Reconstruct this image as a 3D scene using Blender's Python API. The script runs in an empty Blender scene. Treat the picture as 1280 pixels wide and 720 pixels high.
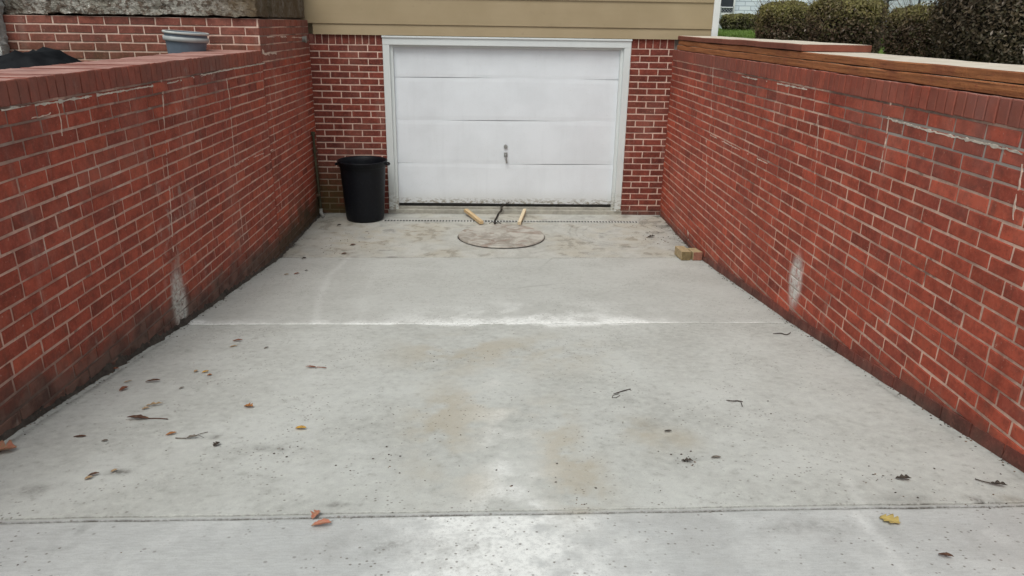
import bpy, bmesh, math, random
import numpy as np
from mathutils import Vector, Matrix, noise as mn
random.seed(7); rng=np.random.default_rng(7)
S=bpy.context.scene; COL=S.collection
# ------------------------------------------------------------------ camera model (metres, garage floor = 0)
f_,pit,roll,yaw=919.1,.3451,.0158,.0512
cy_,sy_=math.cos(yaw),math.sin(yaw)
fw=np.array([sy_*math.cos(pit),cy_*math.cos(pit),-math.sin(pit)])
r0=np.array([cy_,-sy_,0]); u0=np.cross(r0,fw)
rr=r0*math.cos(roll)+u0*math.sin(roll); uu=-r0*math.sin(roll)+u0*math.cos(roll)
CAM=np.array([0,0,2.124])
def plane(x,y,n,c):
    d=fw*f_+rr*(x-640)-uu*(y-360); t=(c-np.dot(n,CAM))/np.dot(n,d); return CAM+t*d
def atZ(x,y,z): return plane(x,y,[0,0,1],z)
def atY(x,y,Y): return plane(x,y,[0,1,0],Y)
def LX(y): return -(1.8811-.0196*(y-5))
def RX(y): return 2.1175+.0194*(y-5)
def FY(x): return 8.4914-.015*x
def atL(x,y): return plane(x,y,[1,-.0196,0],-1.8811-.0196*5)
def atR(x,y): return plane(x,y,[1,-.0194,0],2.1175-.0194*5)
def atF(x,y): return plane(x,y,[.015,1,0],8.4914)
PROF=[(-9.0,1.88),(-7.5,1.87),(2.0492,.5913),(4.4744,.2663),(6.6755,.0247),(9.0,-.004)]
def zf(y):
    for (a,za),(b,zb) in zip(PROF,PROF[1:]):
        if y<=b: return za+(zb-za)*(y-a)/(b-a)
    return PROF[-1][1]
def atG(x,y):
    for (a,za),(b,zb) in zip(PROF,PROF[1:]):
        m=(zb-za)/(b-a); P=plane(x,y,[0,-m,1],za-m*a)
        if a-.01<=P[1]<=b+.01: return P
    return atZ(x,y,0)
# ------------------------------------------------------------------ objects
def tag(o,label=None,cat=None,group=None,kind=None):
    if label: o['label']=label
    if cat: o['category']=cat
    if group: o['group']=group
    if kind: o['kind']=kind
    return o
def empty(name,loc=(0,0,0),rz=0):
    o=bpy.data.objects.new(name,None); COL.objects.link(o); o.location=loc; o.rotation_euler=(0,0,rz); o.empty_display_size=.1
    return o
def mesh_obj(name,verts,faces,mats,parent=None,midx=None,smooth=False,attrs=None):
    me=bpy.data.meshes.new(name); me.from_pydata([tuple(v) for v in verts],[],[tuple(f) for f in faces])
    for m in (mats if isinstance(mats,(list,tuple)) else [mats]): me.materials.append(m)
    if midx is not None: me.polygons.foreach_set('material_index',np.asarray(midx,dtype=np.int32))
    if smooth: me.polygons.foreach_set('use_smooth',[True]*len(me.polygons))
    if attrs:
        for k,(typ,data) in attrs.items():
            a=me.attributes.new(k,typ,'POINT')
            if typ=='FLOAT': a.data.foreach_set('value',np.asarray(data,dtype=np.float32).ravel())
            else: a.data.foreach_set('color',np.asarray(data,dtype=np.float32).ravel())
    me.update()
    o=bpy.data.objects.new(name,me); COL.objects.link(o)
    if parent:
        o.parent=parent; o.matrix_parent_inverse=Matrix.Translation(-Vector(parent.location)) if parent.rotation_euler.z==0 else Matrix.Identity(4)
    return o
class MB:
    def __init__(s): s.v=[]; s.f=[]; s.m=[]
    def add(s,vs,fs,mi=0):
        o=len(s.v); s.v+= [tuple(map(float,v)) for v in vs]; s.f+=[tuple(i+o for i in f) for f in fs]; s.m+=[mi]*len(fs) if isinstance(mi,int) else list(mi)
    def box(s,x0,x1,y0,y1,z0,z1,mi=0,M=None,top=None):
        vs=[(x0,y0,z0),(x1,y0,z0),(x1,y1,z0),(x0,y1,z0),(x0,y0,z1),(x1,y0,z1),(x1,y1,z1),(x0,y1,z1)]
        if M is not None: vs=[M@Vector(v) for v in vs]
        fs=[(0,3,2,1),(4,5,6,7),(0,1,5,4),(1,2,6,5),(2,3,7,6),(3,0,4,7)]
        s.add(vs,fs,[mi,mi if top is None else top,mi,mi,mi,mi])
    def hexa(s,b,t,mi=0,top=None): # b,t four points each, ccw from above
        s.add(list(b)+list(t),[(0,3,2,1),(4,5,6,7),(0,1,5,4),(1,2,6,5),(2,3,7,6),(3,0,4,7)],[mi,mi if top is None else top,mi,mi,mi,mi])
    def tube(s,pts,r,n=8,mi=0,cap=True):
        pts=[Vector(p) for p in pts]; R=r if isinstance(r,(list,tuple)) else [r]*len(pts); o=[]
        for i,p in enumerate(pts):
            t=(pts[min(i+1,len(pts)-1)]-pts[max(i-1,0)]).normalized()
            a=Vector((0,0,1)) if abs(t.z)<.9 else Vector((1,0,0)); u=t.cross(a).normalized(); w=t.cross(u)
            o+= [p+(u*math.cos(k*2*math.pi/n)+w*math.sin(k*2*math.pi/n))*R[i] for k in range(n)]
        fs=[(i*n+k,i*n+(k+1)%n,(i+1)*n+(k+1)%n,(i+1)*n+k) for i in range(len(pts)-1) for k in range(n)]
        if cap: fs+= [tuple(range(n)),tuple(reversed(range((len(pts)-1)*n,len(pts)*n)))]
        s.add(o,fs,mi)
    def lathe(s,prof,cx,cy,n=32,mi=0):
        o=[(cx+r*math.cos(k*2*math.pi/n),cy+r*math.sin(k*2*math.pi/n),z) for r,z in prof for k in range(n)]
        fs=[(i*n+k,i*n+(k+1)%n,(i+1)*n+(k+1)%n,(i+1)*n+k) for i in range(len(prof)-1) for k in range(n)]
        s.add(o,fs,mi)
    def build(s,name,mats,parent=None,smooth=False,bevel=0):
        o=mesh_obj(name,s.v,s.f,mats,parent,s.m,smooth)
        bm=bmesh.new(); bm.from_mesh(o.data); bmesh.ops.recalc_face_normals(bm,faces=bm.faces); bm.to_mesh(o.data); bm.free()
        if bevel:
            b=o.modifiers.new('bevel','BEVEL'); b.width=bevel; b.segments=2; b.limit_method='ANGLE'
        return o
# ------------------------------------------------------------------ materials
class NT:
    def __init__(s,name):
        s.m=bpy.data.materials.new(name); s.m.use_nodes=True; s.t=s.m.node_tree; s.t.nodes.clear()
        s.out=s.n('ShaderNodeOutputMaterial'); s.b=s.n('ShaderNodeBsdfPrincipled'); s.t.links.new(s.b.outputs[0],s.out.inputs[0])
        s.geo=s.n('ShaderNodeNewGeometry'); s.pos=s.geo.outputs['Position']; s.nrm=s.geo.outputs['Normal']
    def n(s,k): return s.t.nodes.new(k)
    def L(s,a,b):
        if hasattr(a,'links') or isinstance(a,bpy.types.NodeSocket): s.t.links.new(a,b)
        else:
            if isinstance(a,(tuple,list)) and len(a)==3 and len(b.default_value)==4: a=(*a,1)
            b.default_value=a
    def math(s,op,a,b=0.0,c=None,clamp=False):
        n=s.n('ShaderNodeMath'); n.operation=op; n.use_clamp=clamp; s.L(a,n.inputs[0]); s.L(b,n.inputs[1])
        if c is not None: s.L(c,n.inputs[2])
        return n.outputs[0]
    def mul(s,a,b): return s.math('MULTIPLY',a,b)
    def add(s,a,b): return s.math('ADD',a,b)
    def mix(s,f,a,b,mode='MIX'):
        n=s.n('ShaderNodeMix'); n.data_type='RGBA'; n.blend_type=mode; n.clamp_factor=True; s.L(f,n.inputs[0]); s.L(a,n.inputs[6]); s.L(b,n.inputs[7]); return n.outputs[2]
    def scalev(s,v,sc):
        n=s.n('ShaderNodeVectorMath'); n.operation='MULTIPLY'; s.L(v,n.inputs[0]); n.inputs[1].default_value=sc; return n.outputs[0]
    def noise(s,scale,detail=4,rough=.55,vec=None,dist=0):
        n=s.n('ShaderNodeTexNoise'); n.inputs['Scale'].default_value=scale; n.inputs['Detail'].default_value=detail; n.inputs['Roughness'].default_value=rough; n.inputs['Distortion'].default_value=dist
        s.L(s.pos if vec is None else vec,n.inputs['Vector']); return n.outputs['Fac']
    def vor(s,scale,vec=None,feat='F1'):
        n=s.n('ShaderNodeTexVoronoi'); n.inputs['Scale'].default_value=scale; n.feature=feat; s.L(s.pos if vec is None else vec,n.inputs['Vector']); return n
    def rng(s,v,a,b,c=0.,d=1.,smooth=True):
        n=s.n('ShaderNodeMapRange'); n.interpolation_type='SMOOTHSTEP' if smooth else 'LINEAR'; s.L(v,n.inputs[0])
        for i,k in enumerate((a,b,c,d)): n.inputs[i+1].default_value=k
        return n.outputs[0]
    def attr(s,name,fac=True):
        n=s.n('ShaderNodeAttribute'); n.attribute_name=name; return n.outputs['Fac'] if fac else n.outputs['Color']
    def sep(s,v=None):
        n=s.n('ShaderNodeSeparateXYZ'); s.L(s.pos if v is None else v,n.inputs[0]); return n.outputs
    def fin(s,col,rough=.85,bump=None,strength=.3,dist=.01,spec=.3,metal=0):
        s.L(col,s.b.inputs['Base Color']); s.L(rough,s.b.inputs['Roughness']); s.b.inputs['Specular IOR Level'].default_value=spec; s.b.inputs['Metallic'].default_value=metal
        if bump is not None:
            n=s.n('ShaderNodeBump'); n.inputs['Strength'].default_value=strength; n.inputs['Distance'].default_value=dist; s.L(bump,n.inputs['Height']); s.t.links.new(n.outputs[0],s.b.inputs['Normal'])
        return s.m
    def spot(s,c,r,soft=1.0):  # gaussian ellipse around world point c with radii r
        n=s.n('ShaderNodeVectorMath'); n.operation='SUBTRACT'; s.L(s.pos,n.inputs[0]); n.inputs[1].default_value=tuple(float(k) for k in c)
        v=s.scalev(n.outputs[0],tuple(1/k for k in r)); l=s.n('ShaderNodeVectorMath'); l.operation='LENGTH'; s.L(v,l.inputs[0])
        return s.rng(l.outputs['Value'],1,0,0,1)
def flat_mat(name,c,var=.25,scale=20,rough=.8,bump=.2,spec=.3,metal=0,dist=.004):
    N=NT(name); a=N.noise(scale,5,.6); b=N.noise(scale*.13,3)
    k=N.add(N.mul(a,.5),N.mul(b,.5)); col=N.mix(N.rng(k,.3,.7),tuple(x*(1-var) for x in c),tuple(min(1,x*(1+var)) for x in c))
    return N.fin(col,rough,N.noise(scale*4,4),bump,dist,spec,metal)
def brick_mat(name,side):
    N=NT(name); bc=N.attr('bcol',False); h=N.attr('hgt')
    n1=N.noise(3,5,.6); n2=N.noise(60,4,.65); n3=N.noise(14,5,.6)
    col=N.mix(N.rng(n3,.35,.7),bc,N.mix(1.0,bc,(.62,.60,.62),'MULTIPLY'))
    col=N.mix(N.mul(N.rng(n2,.5,.75),.35),col,(.52,.17,.11))
    col=N.mix(N.mul(N.rng(n2,.46,.28),.5),col,(.11,.040,.024))
    # chalky mortar haze on patches of the wall
    hz=N.rng(N.noise(1.7,5,.6),.50,.72); col=N.mix(N.mul(hz,.20),col,(.42,.22,.17))
    st=N.noise(1.0,4,.6,N.scalev(N.pos,(9,9,1.1))); col=N.mix(N.mul(N.rng(st,.58,.76),.22),col,(.45,.30,.25))
    col=N.mix(N.mul(N.rng(st,.44,.28),.40),col,(.12,.05,.032))
    ch=N.rng(N.noise(33,5,.75),.64,.69); col=N.mix(N.mul(ch,.55),col,(.55,.36,.28)); pk=N.rng(N.noise(48,5,.75),.36,.31); col=N.mix(N.mul(pk,.6),col,(.07,.03,.022))
    # dark patches, stronger towards the top courses
    if side!='front':
        z=N.sep()[2]; tp=N.mul(N.rng(z,1.45,1.86),N.rng(N.noise(1.3,4),.42,.66)); col=N.mix(N.mul(tp,.55),col,(.12,.065,.06))
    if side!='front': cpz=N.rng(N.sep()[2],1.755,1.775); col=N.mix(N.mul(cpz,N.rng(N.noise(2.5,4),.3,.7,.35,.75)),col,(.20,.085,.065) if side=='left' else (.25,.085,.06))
    # dirt band rising from the ground
    d=N.rng(N.add(h,N.mul(N.noise(2.6,5,.65),-.42 if side=='left' else -.22)),.02 if side!='left' else .10,-.14)
    dirt=N.mix(N.rng(N.noise(9,4),.4,.6),(.055,.042,.034),(.14,.095,.075))
    if side=='left': dirt=N.mix(N.rng(N.sep()[1],5.2,7.5),dirt,(.045,.038,.018))
    col=N.mix(N.mul(d,.88 if side=='left' else .7),col,dirt)
    if side=='front': # green algae behind the bin
        g=N.mul(N.rng(h,.75,.15),N.rng(N.sep()[0],-1.1,-1.6)); col=N.mix(N.mul(g,N.rng(N.noise(7,4),.3,.6,.35,.85)),col,(.07,.052,.014))
    if side=='left':
        sm=N.mul(N.rng(N.noise(6,6,.7,N.scalev(N.pos,(1,1,.45))),.58,.68),N.rng(N.noise(1.1,3),.45,.6)); col=N.mix(N.mul(sm,.55),col,(.42,.35,.30))
        g=N.mul(N.rng(N.sep()[1],8.0,8.5),N.rng(h,1.0,.3)); col=N.mix(N.mul(g,.75),col,(.06,.045,.016))
        g2=N.mul(N.spot((-1.84,7.5,.12),(.3,1.1,.5)),N.rng(N.noise(4,5),.38,.6)); col=N.mix(N.mul(g2,.9),col,(.045,.034,.016))
        P=atL(222,360); w=N.spot((P[0],P[1]-.01,P[2]-.10),(.3,.15,.34)); w2=N.spot((P[0],P[1],P[2]+.35),(.3,.35,.55)); 
        k=N.mul(N.rng(w,.02,.6),N.rng(N.noise(26,6,.75),.30,.60)); col=N.mix(N.mul(w2,N.mul(N.rng(N.noise(9,5),.52,.7),.7)),col,(.45,.38,.33)); col=N.mix(N.mul(k,.92),col,(.60,.60,.56))
    if side=='right':
        P=atR(995,352); w=N.spot(P,(.3,.15,.27)); k=N.mul(N.rng(w,.02,.7),N.rng(N.noise(24,6,.75),.26,.56)); col=N.mix(N.mul(k,.97),col,(.72,.69,.65))
        g=N.mul(N.rng(N.sep()[1],4.0,3.0),N.mul(N.rng(N.sep()[2],1.25,1.7),N.rng(N.noise(2.2,4),.4,.6))); col=N.mix(N.mul(g,.3),col,(.22,.13,.12))
    return N.fin(col,.8,N.add(n2,N.mul(N.noise(220,3),.5)),.5,.004,.35)
def mortar_mat(name,side):
    N=NT(name); h=N.attr('hgt')
    light={'left':(.64,.42,.34),'right':(.78,.54,.43),'front':(.72,.52,.43)}[side]
    k=N.mul(N.rng(N.noise(2.2,5,.65),.46,.70),.9) if side!='front' else 0.06
    col=N.mix(N.mul(k,.8 if side!='front' else 1.0),light,(.20,.08,.06))
    col=N.mix(N.mul(N.rng(N.noise(30,4),.4,.7),.35),col,(.30,.20,.17))
    wp=N.rng(N.noise(3.3,5,.7),.56,.66); col=N.mix(N.mul(wp,.55 if side!='front' else .3),col,(.74,.64,.56)); gp_=N.rng(N.noise(4.1,5,.7),.40,.31); col=N.mix(N.mul(gp_,.75 if side!='front' else .2),col,(.17,.11,.09))
    if side!='front':
        z=N.sep()[2]; tp=N.mul(N.rng(z,1.30,1.80),N.rng(N.noise(1.6,4),.40,.6)); col=N.mix(N.mul(tp,.72),col,(.05,.035,.032))
    if side=='right':
        P0=atR(1110,148);P1=atR(1280,190)
        g=N.mul(N.rng(N.sep()[1],4.1,3.7),N.mul(N.rng(N.sep()[2],1.50,1.62),N.rng(N.sep()[2],1.78,1.7))); col=N.mix(N.mul(g,.8),col,(.40,.38,.35))
    d=N.rng(N.add(h,N.mul(N.noise(2.6,5,.65),-.42 if side=='left' else -.2)),.06 if side!='left' else .10,-.12)
    col=N.mix(N.mul(d,.85),col,(.08,.065,.055))
    if side=='front':
        g=N.mul(N.rng(h,.7,.15),N.rng(N.sep()[0],-1.1,-1.6)); col=N.mix(N.mul(g,.8),col,(.10,.08,.03))
    if side=='left':
        g=N.mul(N.rng(N.sep()[1],8.0,8.5),N.rng(h,1.0,.3)); col=N.mix(N.mul(g,.8),col,(.07,.055,.02))
        w=N.spot(atL(222,378),(.3,.15,.34)); col=N.mix(N.mul(w,.9),col,(.52,.52,.48))
        g2=N.mul(N.spot((-1.84,7.5,.12),(.3,1.1,.5)),N.rng(N.noise(4,5),.38,.6)); col=N.mix(N.mul(g2,.9),col,(.045,.034,.016))
    if side=='right':
        w=N.spot(atR(995,352),(.3,.13,.30)); col=N.mix(N.mul(w,.9),col,(.52,.48,.44))
    return N.fin(col,.9,N.noise(90,4),.6,.004,.2)
MB_={s:brick_mat('red_brick_'+s,s) for s in('left','right','front')}
MM_={s:mortar_mat('mortar_'+s,s) for s in('left','right','front')}
def coping_top():
    N=NT('worn_coping_top'); n=N.noise(5,5,.6); n2=N.noise(40,4)
    c=N.mix(N.rng(n,.35,.65),(.42,.235,.20),(.30,.14,.115)); c=N.mix(N.mul(N.rng(n2,.5,.7),.4),c,(.50,.36,.32)); c=N.mix(N.mul(N.rng(N.noise(2.3,4),.58,.75),.5),c,(.16,.09,.08))
    return N.fin(c,.85,n2,.4,.004)
M_top=coping_top()
M_repair=flat_mat('repair_mortar',(.62,.47,.39),.25,30,.9)
M_repair2=flat_mat('grey_repair_mortar',(.56,.50,.43),.35,30,.9)
def metal(name,c,rough=.45): return flat_mat(name,c,.2,40,rough,.15,.5,.7)
# ------------------------------------------------------------------ concrete drive
J0,J1,JN=4.4744,6.6755,2.0492
def seg_d(px,py,poly):
    d=np.full(px.shape,9.)
    for a,b in zip(poly,poly[1:]):
        ax,ay,bx,by=a[0],a[1],b[0],b[1]; t=np.clip(((px-ax)*(bx-ax)+(py-ay)*(by-ay))/((bx-ax)**2+(by-ay)**2+1e-9),0,1)
        d=np.minimum(d,np.hypot(px-ax-t*(bx-ax),py-ay-t*(by-ay)))
    return d
def build_drive():
    ys=list(np.arange(-9,1.2,.3))+list(np.arange(1.2,8.62,.02))
    def groove(y): return [y-.009,y-.006,y-.003,y+.003,y+.006,y+.009]
    G=[J0,J1,JN-.013,JN+.013]
    ys=[y for y in ys if all(abs(y-g)>.014 for g in G)]
    for g in G: ys+=groove(g)
    ys=np.array(sorted(ys)); nx=300
    T=np.linspace(0,1,nx); V=[];
    YY,TT=np.meshgrid(ys,T,indexing='ij')
    lx=-(1.8811-.0196*(YY-5))-.03; rx=2.1175+.0194*(YY-5)+.03
    XX=lx+(rx-lx)*TT
    ZZ=np.interp(YY,[p[0] for p in PROF],[p[1] for p in PROF])
    dark=np.zeros_like(XX); white=np.zeros_like(XX); brown=np.zeros_like(XX)
    def NZ(sx,sy,oct=4,seed=0,H=.6):
        out=np.empty(XX.shape)
        it=np.nditer([XX,YY,out],op_flags=[['readonly'],['readonly'],['writeonly']])
        for x,y,o in it: o[...]=mn.fractal(Vector((float(x)*sx,float(y)*sy,seed)),H,2.1,oct)
        return out
    n1=NZ(1.3,1.3,4,3.); n2=NZ(7,7,4,11.); n3=NZ(3,3,5,21.)
    near=(YY>1.1)
    ZZ=ZZ+n1*.004
    for g,dep in((J0,.006),(J1,.005),(JN-.013,.007),(JN+.013,.007)):
        m=np.abs(YY-g)<.0045; ZZ=ZZ-m*dep
    g=lambda c,s,A: np.exp(-((A-c)/s)**2)
    # joints
    wob=.72+.28*np.clip(n2*2.2+.3,0,1)
    dark+= (g(JN-.013,.0056,YY)*1.7+g(JN+.013,.0048,YY)*1.3)*wob
    dark+= g(J1,.008,YY)*np.clip(.6+n3*1.8,0.15,1)
    # salt bloom along the middle joint
    mid=g(.35,.75,XX)
    up=YY-J0
    bl=np.where(up>-.006,np.exp(-np.clip(up,0,9)/(.035+.10*mid+.05*np.clip(n3,0,1))),np.exp(-(up/(.006+.07*mid*np.clip(.3+n3*2,0,1)))**2))
    white+=bl*np.clip(.85+n3*1.1,0.15,1.3)*(.75+.35*mid)+.9*np.exp(-(seg_d(XX,YY,[atG(222,402),atG(245,402)])/.05)**2)
    white*=np.where(XX>1.2,np.clip(1-(XX-1.2)*.6,0.2,1),1)
    dark+= g(J0-.008,.006,YY)*np.clip(n2*1.6+.25,0,.8)
    white+= .38*g(4.75,.28,YY)*mid*np.clip(.5+n3*1.6,0,1.3)
    # pale wash down the middle of the nearest slab
    cx=atG(640,700)[0]
    white+= np.where(YY<JN-.012,1,.0)*(g(cx-.03,.27,XX)*np.clip(.8+n2*1.2,.1,1.4)*1.35+g(cx-.02,.07,XX)*.8)
    white+= np.where(YY>JN,1,0)*g(cx+.02,.16,XX)*np.clip(1-(YY-JN)/2.0,0,1)*np.clip(.35+n3*1.5,0,1)*.85
    white+= np.where(YY<JN-.012,1,.0)*np.clip(n3*.5,0,.15)
    # rusty tan stains
    for x,y,sx,sy,a in((555,535,.14,.42,.75),(600,605,.07,.12,.6),(700,560,.11,.42,.75),(650,440,.5,.35,.45),(720,600,.10,.25,.6),(610,510,.2,.2,.5),(800,540,.08,.16,.5),(850,548,.08,.10,.45),(560,440,.3,.3,.35),(590,700,.1,.1,.3),(1235,625,.2,.05,.5)):
        P=atG(x,y); brown+=1.3*a*np.exp(-((XX-P[0])/sx)**2-((YY-P[1])/sy)**2)*np.clip(.6+n3*2.2,0,1.5)
    ap=np.clip((YY-J1)/.05,0,1)
    brown+= ap*np.clip(.20+n1*1.1,0,.7)
    for x,y,sx,sy,a in((450,292,.35,.35,.8),(440,305,.25,.2,.8),(520,290,.3,.3,.5),(760,290,.35,.3,.5),(790,300,.2,.25,.5),(560,315,.3,.12,.3)):
        P=atG(x,y); brown+=a*np.exp(-((XX-P[0])/sx)**2-((YY-P[1])/sy)**2)*np.clip(.45+n2*1.7,0,1.4)
    dark+= ap*np.clip((n1+.25)*n2*2.6-.12,0,.42)
    # dark smudges
    for x,y,sx,sy,a in((500,683,.22,.06,.4),(340,562,.12,.05,.5),(330,568,.05,.03,.3),(270,546,.05,.03,.5),(150,590,.04,.02,.45),(35,612,.1,.04,.4),(95,668,.06,.05,.5),(60,685,.06,.02,.35),(1020,660,.25,.06,.28),(1140,625,.22,.06,.2),(1245,625,.15,.02,.6),(860,575,.04,.02,.75),(795,500,.08,.10,.25),(820,540,.07,.12,.3),(600,685,.03,.02,.6),(605,650,.02,.012,.8),(340,600,.05,.02,.4),(150,590,.05,.02,.3),(425,632,.05,.012,.8),(720,631,.02,.012,.9),(485,313,.35,.02,.5),(430,325,.12,.02,.4),(480,321,.3,.03,.45),(1000,430,.15,.03,.25)):
        P=atG(x,y); dark+=a*np.exp(-((XX-P[0])/sx)**2-((YY-P[1])/sy)**2)*np.clip(.5+n2*2.2,0,1.4)
    # rings left by a lid on the apron (right) and hairline curves
    P=atG(775,292)
    for r in(.42,.50,.56): 
        dark+= .38*np.exp(-((np.hypot(XX-P[0],(YY-P[1])*1.0)-r-n1*.05)/.008)**2)*(np.clip(.5+n3*2,0,1))*ap
    dark+= .35*np.exp(-(seg_d(XX,YY,[atG(690,323),atG(652,352)]) /.006)**2)*np.clip(.5+n3*2,0,1)
    dark+= .35*np.exp(-(seg_d(XX,YY,[atG(640,361),atG(705,354)]) /.010)**2)*np.clip(.5+n3*2,0,1)
    # faint scraped streaks
    for pl,a,w in(([(440,318),(412,343),(399,372),(395,403)],.20,.03),([(398,406),(393,450),(385,520),(372,620)],.08,.05),([(470,338),(454,370),(451,402)],.09,.04),([(1068,642),(1098,672),(1132,716)],.3,.02),([(1058,600),(1085,640)],.2,.02)):
        white+= a*np.exp(-(seg_d(XX,YY,[atG(*p) for p in pl])/w)**2)
    # grime where the slab meets the walls
    dl=XX-lx-.03; dr=rx-.03-XX
    dark+= 1.0*np.exp(-np.clip(dl,0,9)/.018)*np.clip(.7+n2*1.2,0,1.2)+ .55*np.exp(-((dl-.055)/.011)**2)*(YY<4.2)*np.clip(.75+n3,0,1)*1.3
    dark+= .9*np.exp(-np.clip(dr,0,9)/.012)*np.clip(.6+n2*1.5,0,1.2)+ .35*np.exp(-((dr-.05)/.011)**2)*(YY<4.2)*np.clip(.4+n3*2,0,1)
    dark+= .45*np.exp(-np.clip(dl,0,9)/.06)*ap+.75*np.exp(-np.clip(dr,0,9)/.09)*ap*np.clip(.4+n2*2,0,1)
    dark+= .8*np.exp(-np.clip(FY(0)-YY,0,9)/.02)*np.clip(.7+n2*1.5,0,1)
    verts=np.stack([XX,YY,ZZ],-1).reshape(-1,3); R,Cn=XX.shape
    idx=np.arange(R*Cn).reshape(R,Cn); faces=np.stack([idx[:-1,:-1],idx[:-1,1:],idx[1:,1:],idx[1:,:-1]],-1).reshape(-1,4)
    N=NT('worn_concrete'); S3=N.sep(); x,y,z=S3[0],S3[1],S3[2]
    a=N.noise(2.0,6,.6); b=N.noise(24,5,.65); c=N.noise(160,3,.6)
    col=N.mix(N.rng(a,.3,.7),(.435,.440,.415),(.545,.555,.530))
    col=N.mix(N.mul(N.rng(b,.42,.7),.45),col,(.62,.635,.59)); col=N.mix(N.mul(N.rng(b,.45,.3),.5),col,(.32,.32,.29))
    # nearest slab: cooler, broom finish
    nb=N.noise(1,6,.7,N.scalev(N.pos,(22,110,110)),.4); nr=N.rng(y,JN+.002,JN-.002)
    cool=N.mix(N.rng(nb,.35,.65),(.43,.44,.445),(.54,.555,.56)); cool=N.mix(N.mul(N.rng(a,.5,.64),.6),cool,(.34,.335,.335))
    col=N.mix(N.mul(nr,.62),col,cool)
    md=N.rng(y,J0-.005,J0+.005); col=N.mix(N.mul(md,.35),col,(.42,.42,.40))
    ap_=N.rng(y,J1-.005,J1+.005); col=N.mix(N.mul(ap_,.55),col,N.mix(N.rng(N.noise(3.1,6,.7,dist=1.2),.38,.62),(.34,.325,.29),(.485,.475,.435)))
    fine=N.noise(45,5,.7)
    br=N.mul(N.attr('brown'),N.rng(fine,.25,.6,.6,1)); col=N.mix(N.mul(br,.75),col,(.43,.385,.30))
    wh=N.mul(N.attr('white'),N.rng(fine,.30,.62,.45,1.1)); col=N.mix(wh,col,(.84,.85,.83))
    dk=N.mul(N.attr('dark'),N.rng(N.noise(70,4,.7),.30,.60,.45,1.15)); col=N.mix(N.mul(dk,.88),col,(.075,.068,.058))
    gr=N.noise(330,4,.8); col=N.mix(N.mul(N.rng(gr,.54,.68),.30),col,(.74,.74,.70)); col=N.mix(N.mul(N.rng(gr,.46,.33),.42),col,(.20,.19,.17))
    sp=N.mul(N.rng(N.noise(60,5,.8,N.scalev(N.pos,(1,1,1))),.61,.67),N.rng(N.noise(1.8,4),.40,.58)); col=N.mix(N.mul(sp,.55),col,(.17,.15,.125))
    # pits and grit stuck in the surface
    v=N.vor(26); pr=N.n('ShaderNodeSeparateColor'); N.L(v.outputs['Color'],pr.inputs[0])
    m=N.mul(N.rng(v.outputs['Distance'],.20,.10),N.rng(pr.outputs[0],.82,.86)); m=N.mul(m,N.rng(N.noise(1.4,3),.42,.60)); col=N.mix(N.mul(m,.45),col,(.12,.10,.085))
    v2=N.vor(70); pr2=N.n('ShaderNodeSeparateColor'); N.L(v2.outputs['Color'],pr2.inputs[0])
    m2=N.mul(N.rng(v2.outputs['Distance'],.4,.2),N.rng(pr2.outputs[1],.84,.88)); m2=N.mul(m2,N.rng(N.noise(2.2,4,.6),.42,.58)); col=N.mix(N.mul(m2,.75),col,(.15,.13,.11))
    bump=N.add(N.add(b,N.mul(c,.5)),N.mul(N.mul(nb,nr),.5))
    mat=N.fin(col,.86,bump,.30,.004,.25)
    o=mesh_obj('driveway',verts,faces,mat,smooth=True,attrs={'dark':('FLOAT',np.clip(dark,0,1.3)),'white':('FLOAT',np.clip(white,0,1)),'brown':('FLOAT',np.clip(brown,0,1))})
    tag(o,'worn pale concrete driveway sloping down between the brick walls','driveway',kind='structure')
build_drive()
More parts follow.
